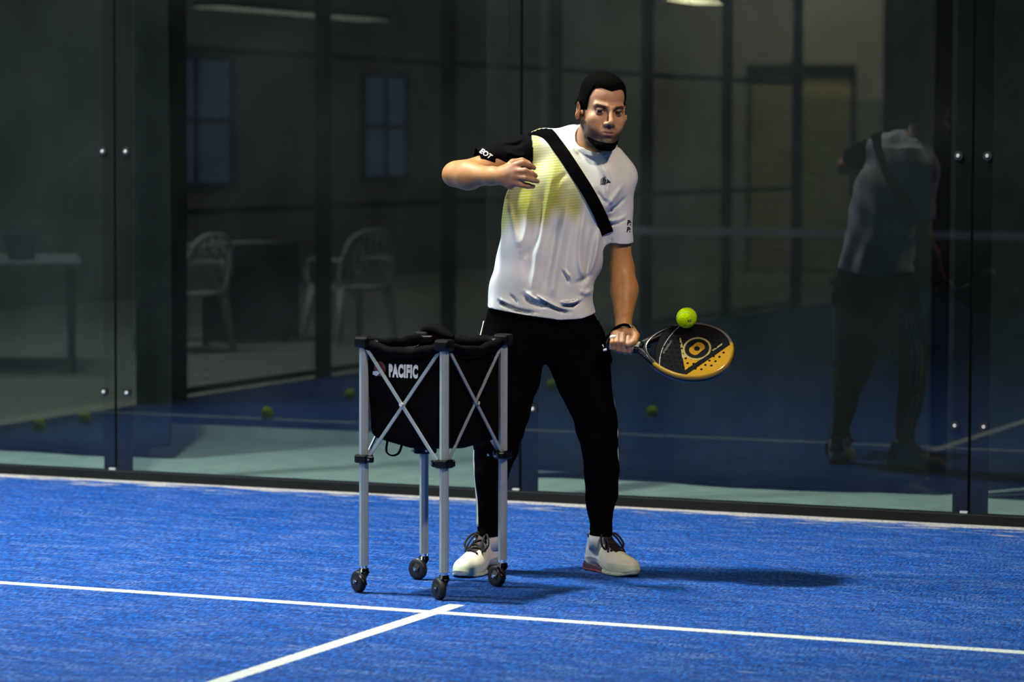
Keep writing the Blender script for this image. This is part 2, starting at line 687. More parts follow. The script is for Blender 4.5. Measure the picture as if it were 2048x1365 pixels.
# ================================================================== THE SETTING
GY = 0.08     # plane of the glass wall
floor = MB().boxmm((-5.05, -20.05, -.05), (5.05, .06, 0)).build('floor', M['turf'], kind='structure')
MB().boxmm((-11.5, -26, -.05), (-5.05, 3, -.012)).build('floor.001', M['hall_floor'], kind='structure')
MB().boxmm((-5.05, .06, -.05), (9, 3, -.012)).build('floor.002', M['concrete'], kind='structure')
MB().boxmm((-5.05, -26, -.05), (9, -20.05, -.012)).build('floor.003', M['hall_floor'], kind='structure')
MB().boxmm((5.05, -20.05, -.05), (9, .06, -.012)).build('floor.004', M['hall_floor'], kind='structure')
MB().boxmm((-11.7, -26.2, 7.5), (9.2, 3.2, 7.6)).build('ceiling', M['dark_wall'], kind='structure')
MB().boxmm((-11.7, -26.2, -.05), (-11.5, 3.2, 7.5)).build('wall_left', M['hall_wall'], kind='structure')
MB().boxmm((9, -26.2, -.05), (9.2, 3.2, 7.5)).build('wall_right', M['dark_wall'], kind='structure')
MB().boxmm((-11.5, 2.30, -.05), (9, 2.5, 7.5)).build('wall_back', M['dark_wall'], kind='structure')
MB().boxmm((-6.6, -26.2, -.05), (9, -26, 7.5)).build('wall_front', M['dark_wall'], kind='structure')
# pale skirting at the foot of the wall behind the glass
MB().boxmm((-11.5, 2.27, -.012), (9, 2.30, .045)).build('trim_1', M['concrete'], kind='structure')
# steel sill under the glass
MB().boxmm((-5.05, .062, -.01), (5.05, .13, .042), bevel=.003).build('trim_2', M['black_steel'], kind='structure')

# glass wall panels with their clamps
seams = [-5.05, -3.06, -1.03, .978, 3.0, 5.05]
place = ['at the left picture edge with a pale table reflected', 'between the left post and the post behind the player', 'behind the racket and the bouncing ball', 'at the far right edge of the picture', 'beyond the right edge of the picture']
for i in range(5):
    x0, x1 = seams[i] + .006, seams[i + 1] - .006
    g = MB().boxmm((x0, GY, .042), (x1, GY + .012, 3.0)).build('glass_panel', M['glass'], label='tall glass wall panel ' + place[i], cat='glass wall', group='glass panels of the back wall')
    for sx in ((x0 + .055), (x1 - .055)):
        for z in (.405, 1.515, 2.6):
            if i in (0, 4) and abs(sx) > 4.9:
                continue
            b = MB().cyl((sx, GY - .001, z), (sx, GY - .008, z), .019, n=20)
            b = b.build('clamp', M['rubber'], g, smooth=False)
            MB().cyl((sx, GY - .008, z), (sx, GY - .013, z), .0085, .007, n=12).build('bolt', M['bolt'], b)
    if i < 4:
        MB().boxmm((x1 - .03, GY - .004, .044), (x1 + .001, GY + .010, .052)).build('corner_clip', M['bolt'], g)
names = ['left of the ball cart', 'behind the player', 'right of the racket near the picture edge', 'beyond the right edge']
for i in range(1, 5):
    x = seams[i]
    t = empty('steel_post', (x, GY + .05, 0), label='black steel post of the glass wall ' + names[i - 1], cat='post', group='posts of the back wall')
    MB().boxmm((-.030, -.025, .0), (.030, .055, 3.05), bevel=.002).build('upright', M['post'], t)
    MB().boxmm((-.075, -.030, .0), (.075, -.025, 3.0)).build('flange', M['post'], t)
    MB().boxmm((-.09, -.02, -.01), (.09, .09, .012), bevel=.002).build('foot_plate', M['post'], t)


# curtains behind the glass
def curtain(x0, x1, hem, amp, label, seed, ph=0.0):
    r = random.Random(seed)
    k = [(r.uniform(3, 6), r.uniform(0, 6), 1.0), (r.uniform(8, 13), r.uniform(0, 6), .45), (r.uniform(19, 27), r.uniform(0, 6), .18)]
    mb = MB()

    def f(u, v):
        x = x0 + (x1 - x0) * u
        h = hem(x)
        z = h + (3.4 - h) * v
        y = 1.10 + amp * sum(a * math.sin(x * w_ * 1.3 + p + .25 * math.sin(z * 2)) for w_, p, a in k) * (.35 + .65 * min(1, .3 + v))
        if v < .03:
            y += .02 * math.sin(x * 5) - .02
        return (x, y, z)
    mb.quadgrid(f, int((x1 - x0) * 50), 44)
    o = mb.build('curtain', M['curtain'], smooth=True, label=label, cat='curtain')
    md = o.modifiers.new('thickness', 'SOLIDIFY')
    md.thickness = .004
    return o


curtain(-7.6, -3.33, lambda x: .012 + (.05 * max(0, (x + 3.75) / .42) ** 1.5 if x > -3.75 else 0) + .008 * math.sin(x * 4), .045,
        'dark hanging curtain behind the glass left of the ball cart', 3)
curtain(-1.62, .52, lambda x: .008 + .03 * (1 - min(1, max(0, (x + 1.62) / .9))) ** 1.4 + .05 * max(0, (x - .1) / .4) ** 2, .045,
        'dark sagging curtain behind the glass right of the player', 8)
curtain(.60, 4.9, lambda x: .05 + .02 * math.cos((x - .6) * 2.2), .045, 'dark curtain behind the glass at the right picture edge', 12)

# left side of the court: two glass panes, then mesh fence with posts
for i, (a, b) in enumerate(((-2.0, 0.05), (-3.63, -2.0))):
    MB().boxmm((-5.056, a + .006, .04), (-5.044, b - .006, 3.0 - i * .001)).build('glass_panel', M['glass'], cat='glass wall',
        label='side glass panel of the court ' + ('touching the back wall corner' if i == 0 else 'next to the mesh fence'), group='glass panels of the side wall')
mesh_me = None
for i in range(6):
    y0 = -4.0 - 2 * i
    t = empty('mesh_fence', (-5.05, y0, 0), label='black wire mesh fence panel along the court side, ' + ['nearest to the glass', 'second from the glass', 'third from the glass', 'fourth from the glass', 'fifth from the glass', 'farthest from the glass'][i], cat='fence', group='mesh fence panels reflected in the glass')
    if mesh_me is None:
        mb = MB()
        for k in range(2, 39):
            mb.boxmm((-.0016, -k * .05 - .0014, .02), (.0016, -k * .05 + .0014, 3.1))
        for k in range(1, 62):
            mb.boxmm((-.0016, -1.93, k * .05 - .0014), (.0016, -.07, k * .05 + .0014))
        mesh_me = mb.mesh('wire_mesh')
        mesh_me.materials.append(M['wire'])
        rail_me = MB().boxmm((-.02, -1.93, -.018), (.02, -.07, .018)).mesh('rail')
        rail_me.materials.append(M['black_steel'])
    link('wire_mesh', mesh_me, None, t)
    for z in (.04, 1.13, 2.12, 3.1):
        o = link('rail', rail_me, None, t)
        o.location = (0, 0, z)
for i in range(8):
    y = [-4.0, -6.0, -8.0, -10.0, -12.0, -14.0, -16.0, -20.0][i]
    w_ = .06 if i == 0 else .042
    MB().boxmm((-5.05 - w_, y - w_, -.01), (-5.05 + w_, y + (w_ if i else .36), 4.0), bevel=.004).build('fence_post', M['post'],
        label='black square fence post, ' + ['thick one where glass meets mesh', 'first along the mesh', 'second along the mesh', 'one beside the white chair', 'one before the yellow shutter', 'one crossing the yellow shutter', 'one right of the yellow shutter', 'one at the far court corner'][i], cat='post', group='posts of the side fence')
for a, b, n in ((-18.0, -16.05, 'near half'), (-19.93, -18.0, 'far half')):
    MB().boxmm((-5.056, a + .01, .04), (-5.044, b - .01, 2.0)).build('glass_panel', M['glass'], label='side glass panel of the far court end, ' + n, cat='glass wall', group='glass panels of the far side wall')
# far end wall of the court behind the camera
MB().boxmm((-5.05, -20.2, -.01), (5.05, -20.12, 4.0)).build('end_wall', M['dark_wall'], label='dark closed end wall of the court behind the net, seen as the black right part of the glass', cat='wall')

# net
t = empty('court_net', (0, -10, 0), label='court net with white top tape, reflected as a pale band in the glass', cat='net')
mb = MB()
for k in range(0, 218):
    x = -4.88 + k * .045
    mb.boxmm((x - .0011, -.0011, .02), (x + .0011, .0011, .86))
for k in range(1, 19):
    mb.boxmm((-4.88, -.0011, k * .045 - .0011), (4.88, .0011, k * .045 + .0011))
mb.build('net_mesh', M['net_black'], t)
MB().boxmm((-4.88, -.008, .855), (4.88, .008, .915)).build('top_tape', M['net_white'], t)
for sx in (-1, 1):
    MB().cyl((4.92 * sx, 0, -.01), (4.92 * sx, 0, 1.05), .035, n=20).build('net_post', M['black_steel'], t)

# ------------------------------------------------------------------ the hall beside the court (seen in the glass)


def window(n, y0, y1, z0, z1):
    MB().boxmm((-11.5, y0, z0), (-11.47, y1, z1)).build('window_%d' % n, M['window_glow'], kind='structure')
    o = bpy.data.objects['window_%d' % n]
    mb = MB()
    for (a, b) in ((y0 - .04, y0), (y1, y1 + .04), ((y0 + y1) / 2 - .02, (y0 + y1) / 2 + .02)):
        mb.boxmm((-11.5, a, z0 - .04), (-11.44, b, z1 + .04))
    for (a, b) in ((z0 - .04, z0), (z1, z1 + .04), ((z0 + z1) / 2 - .02, (z0 + z1) / 2 + .02)):
        mb.boxmm((-11.5, y0, a), (-11.44, y1, b))
    mb.build('window_frame', M['dark_wall'], o)


window(1, -16.6, -15.1, 1.12, 2.4)
window(2, -20.9, -19.8, 1.15, 2.3)
# pale end wall with roller shutter
MB().boxmm((-11.5, -24.2, -.05), (-6.6, -24.0, 7.5)).build('wall_front.001', M['cream_wall'], kind='structure')
M['shutter'] = mat('shutter_slats', (.50, .43, .20), .6, noise=(3, .1))
t = empty('roller_shutter', (-7.6, -24.0, 0), label='closed yellowish roller shutter in the pale wall, reflected between dark posts', cat='shutter')
mb = MB()
for k in range(20):
    mb.boxmm((-.68, .0, .02 + k * .118), (.62, .03, .02 + k * .118 + .100), bevel=.006)
mb.build('slats', M['shutter'], t)
MB().boxmm((-.70, 0, 2.36), (.66, .10, 2.50), bevel=.01).build('shutter_box', M['dark_wall'], t)
for x in (-.70, .62):
    MB().boxmm((x, 0, -.01), (x + .04, .05, 2.36)).build('guide_rail', M['black_steel'], t)


def ceiling_lamp(loc, size, material, label, rot=0):
    t = empty('hall_lamp', loc, rot, label=label, cat='lamp')
    MB().boxmm((-size[0] / 2, -size[1] / 2, .012), (size[0] / 2, size[1] / 2, .07), bevel=.01).build('housing', M['black_steel'], t)
    MB().boxmm((-size[0] / 2 + .02, -size[1] / 2 + .02, 0), (size[0] / 2 - .02, size[1] / 2 - .02, .012), bevel=.003).build('diffuser', material, t)
    MB().cyl((0, 0, .07), (0, 0, 7.5 - loc[2]), .006, n=8).build('cable', M['black_steel'], t)


ceiling_lamp((-6.5, -17.1, 2.96), (.3, .95, 0), M['lamp_warm'], 'bright warm hall lamp reflected at the top of the glass')
ceiling_lamp((-9.0, -13.3, 2.72), (.35, 3.3, 0), M['lamp_cool'], 'long dim hall lamp reflected at the top left of the glass')


def monobloc(name, loc, rz, label):
    t = empty(name, loc, rz, label=label, cat='chair', group='white plastic chairs beside the court')
    MB().quadgrid(lambda u, v: (-.22 + .44 * u, -.22 + .44 * v, .44 + .03 * ((u - .5) ** 2 * 2) - .012 * math.sin(v * 3)), 10, 10).build('seat', M['plastic_white'], t, smooth=True).modifiers.new('t', 'SOLIDIFY').thickness = .02
    mb = MB()
    for k in range(7):
        x = -.18 + k * .06
        top = .86 - .06 * abs(x / .2) ** 2
        mb.tube([(x * .9, .21, .46), (x, .26, .66), (x * 1.05, .31, top)], .011, 6, flat=1.3)
    mb.tube(smooth_path([(-.23, .20, .44), (-.24, .26, .66), (-.17, .31, .83), (0, .33, .88), (.17, .31, .83), (.24, .26, .66), (.23, .20, .44)], 5), .020, 8)
    mb.build('backrest', M['plastic_white'], t, smooth=True)
    for sx in (-1, 1):
        MB().tube(smooth_path([(sx * .24, .27, .64), (sx * .275, .1, .66), (sx * .275, -.12, .655), (sx * .26, -.22, .60), (sx * .24, -.22, .45)], 5), .022, 8, flat=.7).build('armrest', M['plastic_white'], t, smooth=True)
        for sy in (-1, 1):
            MB().tube([(sx * .21, sy * .2, .44), (sx * .245, sy * .235, .2), (sx * .265, sy * .26, -.0)], [.036, .03, .022], 8).build('leg', M['plastic_white'], t, smooth=True)
    return t


monobloc('plastic_chair', (-6.58, -9.5, -.012), math.radians(-60), 'white plastic armchair reflected in the glass above the ball cart')
monobloc('plastic_chair', (-7.22, -8.0, -.012), math.radians(-75), 'white plastic armchair reflected near the dark column at left')


def table(loc, size, rz, label, cloth=False):
    t = empty('hall_table', loc, rz, label=label, cat='table')
    a, b, h = size
    MB().boxmm((-a / 2, -b / 2, h - .03), (a / 2, b / 2, h), bevel=.004).build('table_top', M['table'], t)
    for sx in (-1, 1):
        for sy in (-1, 1):
            MB().boxmm((sx * (a / 2 - .06) - .02, sy * (b / 2 - .06) - .02, 0), (sx * (a / 2 - .06) + .02, sy * (b / 2 - .06) + .02, h - .03)).build('leg', M['black_steel'], t)
    if cloth:
        MB().quadgrid(lambda u, v: (-a / 2 - .01 + (a + .02) * u, b / 2 + .012 + .012 * math.sin(u * 26) * (1 - v), .04 + (h - .04) * v), 60, 6).build('front_panel', M['cloth_dark'], t, smooth=True)


table((-7.5, -6.2, -.012), (1.6, .8, .75), math.radians(58), 'grey table with a mug on it, reflected at the left picture edge', True)
table((-7.50, -9.1, -.012), (.95, .7, .78), math.radians(-70), 'covered table between the two white plastic chairs', True)
o = MB().cyl((-7.35, -5.95, .738), (-7.35, -5.95, .92), .09, .12, 24).build('flower_pot', M['cloth_dark'], smooth=False, label='dark tapering pot standing on the grey table at left', cat='pot')

# ------------------------------------------------------------------ balls on the turf by the side line


def ball(loc, r, label, rot=(0, 0, 0), group=None):
    mb = MB().sphere((0, 0, 0), r, 40, 28)
    o = mb.build('padel_ball', M['ball'], smooth=True, label=label, cat='ball')
    if group:
        o['group'] = group
    o.location = loc
    o.rotation_euler = rot
    pts = []
    for i in range(90):
        a = 2 * math.pi * i / 90
        p = Vector((math.cos(a) + .42 * math.cos(3 * a), math.sin(a) - .42 * math.sin(3 * a), 1.15 * math.sin(2 * a)))
        pts.append(p.normalized() * (r * 1.0))
    MB().tube(pts, r * .032, 5, closed=True).build('seam', M['ball_seam'], o, smooth=True)
    return o


for (x, y), l in zip(((-4.68, -1.87), (-4.68, -2.34), (-3.92, -3.05), (-4.08, -4.43), (-3.27, -5.67), (-1.99, -4.08)),
                     ('leftmost yellow ball on the turf, reflected at the far left', 'second yellow ball from the left in the glass', 'yellow ball reflected left of the ball cart on the service line', 'yellow ball reflected just left of the cart bag', 'yellow ball reflected between the player and his left leg', 'yellow ball reflected under the racket')):
    ball((x, y, .034), .034, l, (.4, .2, x), 'loose balls lying on the turf')

# ================================================================== BALL CART
cart = empty('ball_cart', (-.226, -2.57, 0), math.radians(-8), label='silver folding ball cart on four casters with a black bag hung inside', cat='ball cart')
HX, HY = .165, .192
ZT, ZC, ZL = .862, .468, .095


def cart_leg(sx, sy):
    x, y = sx * HX, sy * HY
    mb = MB()
    mb.bm.verts.ensure_lookup_table()
    mb.cyl((x, y, ZL), (x, y, ZT), .0165, n=8)
    leg = mb.build('leg', M['alu'], cart)
    leg['label'] = 'grey aluminium tube leg, octagonal'
    # swivel caster
    ang = {(-1, -1): 2.72, (1, -1): 2.60, (-1, 1): 3.0, (1, 1): 2.9}[(sx, sy)]
    dx, dy = math.cos(ang) * .022, math.sin(ang) * .022
    dx, dy = dx * .9, dy * .5
    c = Vector((x + dx, y + dy - .01, .0385))
    ax = Vector((math.cos(ang + .0) * -0, 0, 0))
    axle = Vector((math.sin(ang), -math.cos(ang), 0)).normalized()
    cas = MB().cyl((x, y, ZL - .012), (x, y, ZL + .008), .013, n=20).cyl((x, y, ZL - .022), (x, y, ZL - .010), .020, .017, n=24)
    for s_ in (-1, 1):
        o_ = axle * (s_ * .0165)
        cas.bar(Vector((x, y, ZL - .020)) + o_, c + o_, .022, .0025, up=axle)
    f_ = cas.box((x + dx * .3, y + dy * .3, ZL - .020), (.030, .036, .004), Matrix.Rotation(ang, 3, 'Z'), .001).build('caster_fork', M['chrome'], leg)
    wh = MB()
    prof = [(.0, .010), (.012, .012), (.026, .012), (.034, .0115), (.0375, .008), (.0385, .0)]
    full = prof + [(r_, -w_) for r_, w_ in prof[-2::-1]]
    n = 36
    q = axle.to_track_quat('Z', 'Y').to_matrix()
    rings = [[wh.bm.verts.new(c + q @ Vector((max(r_, .0004) * math.cos(2 * math.pi * i / n), max(r_, .0004) * math.sin(2 * math.pi * i / n), w_))) for i in range(n)] for r_, w_ in full]
    for a, b in zip(rings[:-1], rings[1:]):
        for i in range(n):
            wh.bm.faces.new((a[i], a[(i + 1) % n], b[(i + 1) % n], b[i]))
    w_ = wh.build('caster_wheel', M['rubber'], leg, smooth=True)
    MB().cyl(c - axle * .020, c + axle * .020, .006, n=14).build('axle_bolt', M['chrome'], leg)
    if (sx, sy) in ((-1, -1), (1, 1)):
        MB().tube([c + Vector((.012, -.012, .030)), c + Vector((.030, -.020, .012)), c + Vector((.046, -.024, -.006))], [.010, .008, .009], 8, flat=.5).build('brake_lever', M['black_plastic'], leg, smooth=True)
    # hub at the top, sliding bracket below
    hub = MB().box((x, y, ZT + .012), (.060, .050, .040), bevel=.010)
    hub.box((x - sx * .02, y - sy * .02, ZT + .004), (.045, .045, .028), Matrix.Rotation(math.pi / 4, 3, 'Z'), .006)
    hub.build('corner_hub', M['black_plastic'], leg, smooth=False)
    br = MB().box((x, y, ZC), (.050, .050, .030), bevel=.006)
    d = Vector((-sx, sy, 0))
    br.bar(Vector((x, y, ZC)) + Vector((-sx * .040, sy * .018, 0)), Vector((x, y, ZC)) + Vector((sx * .018, -sy * .040, 0)), .026, .024, bevel=.005)
    br = br.build('slide_bracket', M['black_plastic'], leg)
    for e in (Vector((-sx * .036, sy * -.008, 0)), Vector((sx * .008, -sy * .034, 0))):
        p = Vector((x, y, ZC)) + e
        MB().cyl(p + Vector((0, -.030, 0)), p + Vector((0, -.034, 0)), .004, n=10).build('rivet', M['chrome'], br)
    return leg


for sx in (-1, 1):
    for sy in (-1, 1):
        cart_leg(sx, sy)


def side_cross(a, b, out):
    """two crossing flat bars on one side between corners a and b (x,y)"""
    A, B, o = Vector((*a, 0)), Vector((*b, 0)), Vector((*out, 0))
    d = (B - A).normalized()
    zt, zb = ZT - .012, ZC + .010
    for k, (P, Q) in enumerate(((A, B), (B, A))):
        s_ = 1 if P is A else -1
        p = P + d * s_ * .020 + Vector((0, 0, zt)) + o * (.010 - .007 * k)
        q = Q - d * s_ * .024 + Vector((0, 0, zb)) + o * (.010 - .007 * k)
        MB().bar(p, q, .0125, .005, up=o, bevel=.0012).build('cross_brace', M['alu'], cart)
    mid = (A + B) / 2 + Vector((0, 0, (zt + zb) / 2))
    MB().cyl(mid - o * .004, mid + o * .020, .007, n=14).build('pivot_rivet', M['bolt'], cart)


cs = {(i, j): (i * HX, j * HY) for i in (-1, 1) for j in (-1, 1)}
side_cross(cs[-1, -1], cs[1, -1], (0, -1))
side_cross(cs[1, -1], cs[1, 1], (1, 0))
side_cross(cs[-1, -1], cs[-1, 1], (-1, 0))
side_cross(cs[-1, 1], cs[1, 1], (0, 1))

# bag: soft box hanging from the hubs, rim sagging between them


def bag_sd(p):
    x, y, z = p[:, 0], p[:, 1], p[:, 2]
    t = np.clip((z - .50) / .36, 0, 1)
    hx = .156 + .006 * t + .004 * np.sin(z * 22 + y * 9)
    hy = .180 + .008 * t + .004 * np.sin(z * 19 + x * 12)
    qx, qy = np.abs(x) - hx + .025, np.abs(y) - hy + .025
    d = np.sqrt(np.maximum(qx, 0) ** 2 + np.maximum(qy, 0) ** 2) + np.minimum(np.maximum(qx, qy), 0) - .025
    ex, ey = np.abs(x) / HX, np.abs(y) / HY
    top = ZT - .002 - .040 * (1 - np.clip(np.minimum(ex, ey) * 0 + np.maximum(ex * 0, np.minimum(ex, ey)), 0, 1) ** 2)
    bot = .512 + .02 * ex * ey - .010 * np.cos(x * 14) * np.cos(y * 9) - .03 * np.clip(x / HX, -1, 1) * .45
    d = smax(d, bot - z, .04)
    cav = np.maximum(d + .008, .53 - z)
    d = np.maximum(d, z - top)
    return np.maximum(d, -cav) * .8


Vb, Qb = polygonise(bag_sd, (-.20, -.23, .44), (.20, .23, .90), .004)
Vb = relax(Vb, Qb, 2)
bag_me = np_mesh('bag', Vb, Qb)
bag = link('bag', bag_me, M['bag'], cart)
# padded rim sleeves between the hubs, drooping
for (a, b), sag in (((cs[-1, -1], cs[1, -1]), .030), ((cs[1, -1], cs[1, 1]), .028), ((cs[-1, -1], cs[-1, 1]), .012), ((cs[-1, 1], cs[1, 1]), .006)):
    a, b = Vector((*a, ZT + .008)), Vector((*b, ZT + .008))
    pts = [a.lerp(b, k / 14) - Vector((0, 0, sag * math.sin(math.pi * k / 14) + .002 * math.sin(k * 1.7))) for k in range(15)]
    MB().tube(pts, [.019 + .002 * math.sin(k * 1.3) for k in range(15)], 10, flat=1.0).build('rim_sleeve', M['bag'], bag, smooth=True)
# folded lid lying bunched on the back edge
lid = MB().tube(smooth_path([(-.185, .19, .878), (-.15, .19, .898), (-.11, .19, .900), (-.07, .18, .885), (-.03, .18, .872)], 6), [.012 + .014 * math.sin(math.pi * k / 24) for k in range(25)], 12, flat=.8)
lid.build('lid', M['bag'], bag, smooth=True)
# carrying loops under the bag
for x0 in (-.095,):
    pts = smooth_path([(x0, -.150, .530), (x0 + .004, -.162, .495), (x0 + .028, -.166, .482), (x0 + .056, -.164, .492), (x0 + .066, -.155, .528)], 6)
    MB().tube(pts, .006, 8, flat=.5).build('loop', M['strap'], bag, smooth=True)


def text_mesh(txt, size, bold=0.0, shear=0.0, space=1.0):
    cu = bpy.data.curves.new('t', 'FONT')
    cu.body = txt
    cu.size = size
    cu.offset = bold
    cu.shear = shear
    cu.space_character = space
    cu.align_x = 'CENTER'
    cu.align_y = 'CENTER'
    cu.resolution_u = 3
    o = bpy.data.objects.new('t', cu)
    COL.objects.link(o)
    bpy.context.view_layer.update()
    me = bpy.data.meshes.new_from_object(o.evaluated_get(bpy.context.evaluated_depsgraph_get()))
    bm = bmesh.new()
    bm.from_mesh(me)
    bmesh.ops.triangulate(bm, faces=bm.faces[:])
    V = np.array([v.co[:2] for v in bm.verts])
    T = [tuple(v.index for v in f.verts) for f in bm.faces]
    bm.free()
    bpy.data.meshes.remove(me)
    bpy.data.objects.remove(o)
    bpy.data.curves.remove(cu)
    return V, T


def flat_decal(name, V2, T, place, material, parent, thick=.0015, **kw):
    """V2 (n,2) polygons put on a surface by place(u,v) -> point, normal"""
    bm = bmesh.new()
    P = []
    for u, v in V2:
        p, n = place(u, v)
        P.append((Vector(p), Vector(n)))
    top = [bm.verts.new(p + n * thick) for p, n in P]
    for t in T:
        try:
            bm.faces.new([top[i] for i in t])
        except ValueError:
            pass
    me = bpy.data.meshes.new(name)
    bm.to_mesh(me)
    bm.free()
    o = link(name, me, material, parent, **kw)
    md = o.modifiers.new('thickness', 'SOLIDIFY')
    md.thickness = thick * .8
    return o


def surf_place(bvh, ox, oz, ydir=1, y0=-1.0, rot=0.0, sx=1.0):
    c, s_ = math.cos(rot), math.sin(rot)

    def f(u, v):
        X, Z = ox + (u * c - v * s_) * sx, oz + u * s_ + v * c
        h = bvh.ray_cast(Vector((X, y0, Z)), Vector((0, ydir, 0)))
        if h[0] is None:
            return Vector((X, f.last, Z)), Vector((0, -ydir, 0))
        f.last = h[0].y
        return h[0], h[1]
    f.last = 0
    return f


bag_bvh = BVHTree.FromPolygons([tuple(v) for v in Vb], [tuple(q) for q in Qb])
V2, T = text_mesh('PACIFIC', .058, .0034, .0, 1.16)
V2[:, 0] *= .50
V2[:, 1] *= 1.0
flat_decal('lettering', V2, T, surf_place(bag_bvh, -.004, .776, rot=0.0), M['white_print'], bag, label='white block capitals on the black bag')
# round red emblem left of the word
n = 24
E2 = [(0, 0)] + [(.024 * math.cos(2 * math.pi * i / n), .026 * math.sin(2 * math.pi * i / n)) for i in range(n)]
TE = [(0, 1 + i, 1 + (i + 1) % n) for i in range(n)]
flat_decal('emblem', E2, TE, surf_place(bag_bvh, -.100, .783), M['red_print'], bag, label='round dark red emblem')
n = 10
E3 = [(-.026, -.016), (-.010, -.022), (.004, -.012), (-.006, -.004), (-.024, -.006)]
flat_decal('emblem_swoosh', E3, [(0, 1, 2), (0, 2, 3), (0, 3, 4)], surf_place(bag_bvh, -.104, .779), M['white_print'], bag, thick=.003)

# ================================================================== PLAYER
OX, OY = -.020, -2.053          # ground point between his feet
ROOT = np.array([OX, OY, 0.0])
VA = np.array([-math.sin(YAW), math.cos(YAW), 0.0])


def at(px, py, v=0.0):
    """point of the player's own frame (x right, y away, z up) at depth v"""
    d = _fw + _R * (px - 1024) / F_PX - _U * (py - 682.5) / F_PX
    P0 = ROOT + VA * v
    t = ((P0 - CAM) @ VA) / (d @ VA)
    P = CAM + d * t - ROOT
    return np.array([P @ _r, v, P[2]])


person = empty('person', (OX, OY, 0), YAW, label='bearded man in white and yellow shirt and black track pants, swinging low at a ball', cat='person')

# ---- head frame
HC = at(1203, 221, -.07)
hy_, hr_, hp_ = math.radians(17), math.radians(4), math.radians(3)
HR = np.array(Matrix.Rotation(hy_, 3, 'Z') @ Matrix.Rotation(hr_, 3, 'Y') @ Matrix.Rotation(hp_, 3, 'X'))
HS = .0112      # metres per head unit (about a centimetre)


def head_local(p):
    return ((p - HC) @ HR) / HS


HF = Field()


def build_head():
    f = HF
    k = 1.0
    ops = []

    def E(c, r, k=1.2, op='u', R=None):
        ops.append((op, k, lambda p, c=c, r=r, R=R: sd_ell(p, c, r, R)))

    def C(a, b, ra, rb, k=1.0, op='u'):
        ops.append((op, k, lambda p: sd_cone(p, a, b, ra, rb)))
    E((0, 1.0, 3.6), (6.5, 8.8, 7.8))
    E((0, -3.2, 4.6), (5.6, 5.3, 5.4), 2)
    E((0, -2.8, -3.2), (5.4, 5.9, 7.6), 2.5)
    for s in (-1, 1):
        C((s * 5.0, .6, -4.6), (s * 4.2, -2.4, -8.2), 1.4, 1.3, 2)
        C((s * 4.2, -2.4, -8.2), (s * 1.6, -6.6, -10.4), 1.4, 1.5, 1.5)
    E((0, -7.0, -10.0), (2.4, 2.0, 1.8), 1.5)
    C((-4.3, -7.0, 1.75), (-1.2, -8.6, 1.35), .85, .85, 1.2)
    C((4.3, -7.0, 1.75), (1.2, -8.6, 1.35), .85, .85, 1.2)
    for s in (-1, 1):
        E((s * 4.3, -5.6, -2.7), (1.9, 1.9, 1.7), 2)
        E((s * 3.3, -5.2, -5.6), (2.1, 2.4, 2.8), 2)
        E((s * 3.1, -9.4, -.10), (2.0, 2.0, 1.2), 1.0, 's')
    C((0, -8.5, 1.0), (0, -10.7, -3.0), .62, .80, .9)
    E((0, -10.5, -3.5), (.95, 1.0, .85), .6)
    for s in (-1, 1):
        E((s * 1.2, -9.2, -3.9), (.85, 1.1, .75), .6)
        E((s * .55, -9.9, -4.45), (.35, .5, .35), .2, 's')
    E((0, -7.2, -6.8), (2.9, 2.2, 2.6), 1.6)
    C((-1.7, -8.55, -6.35), (0, -9.2, -6.15), .32, .42, .5)
    C((1.7, -8.55, -6.35), (0, -9.2, -6.15), .32, .42, .5)
    C((-1.4, -8.55, -7.25), (1.4, -8.55, -7.25), .40, .40, .6)
    E((0, -9.05, -7.3), (1.0, .5, .45), .4)
    C((-1.9, -9.1, -6.75), (1.9, -9.1, -6.75), .16, .16, .25, 's')
    E((0, -9.3, -8.5), (1.4, .8, .5), .9, 's')
    # eyes and lids
    for s in (-1, 1):
        E((s * 3.05, -7.35, -.15), (1.25, 1.25, 1.25), .1)
        ops.append(('u', .15, lambda p, s=s: np.maximum(sd_ell(p, (s * 3.05, -7.35, -.15), (1.42, 1.40, 1.42)), np.minimum(1, 1) * (.20 - (p[:, 2] + .15)))))
        ops.append(('u', .15, lambda p, s=s: np.maximum(sd_ell(p, (s * 3.05, -7.35, -.15), (1.36, 1.34, 1.36)), (p[:, 2] + .15) + .50)))
    # ears
    for s in (-1, 1):
        Re = np.array(Matrix.Rotation(s * .62, 3, 'Z') @ Matrix.Rotation(-.15, 3, 'X'))
        E((s * 7.45, 1.0, -.5), (.75, 2.1, 3.1), .8, 'u', Re)
        E((s * 8.1, .35, -.1), (.55, 1.15, 1.9), .35, 's', Re)
        E((s * 6.6, -.3, -1.0), (.5, .6, .8), .4, 'u')

    def F(p):
        q = head_local(p)
        D = np.full(len(q), 8.0, np.float32)
        for op, kk, g in ops:
            d = g(q)
            D = smin(D, d, kk) if op == 'u' else smax(D, -d, kk)
        return D * HS * .9
    return F


head_sd = build_head()
hlo, hhi = HC - .16, HC + .16

# ---- joints (x, depth, z) in the player's frame
sh_r = at(1068, 306, .02)
el_r = at(916, 348, -.08)
wr_r = at(1001, 352, -.235)
sh_l = at(1232, 362, .02)
el_l = at(1244, 538, .05)
wr_l = at(1247, 645, -.07)
neck0 = at(1180, 312, .015)
neck1 = at(1196, 240, -.045)

body = Field()
body.cone(neck0, neck1, .064, .058, .03)
body.cone(at(1150, 300, .03), at(1196, 320, .02), .055, .06, .05)
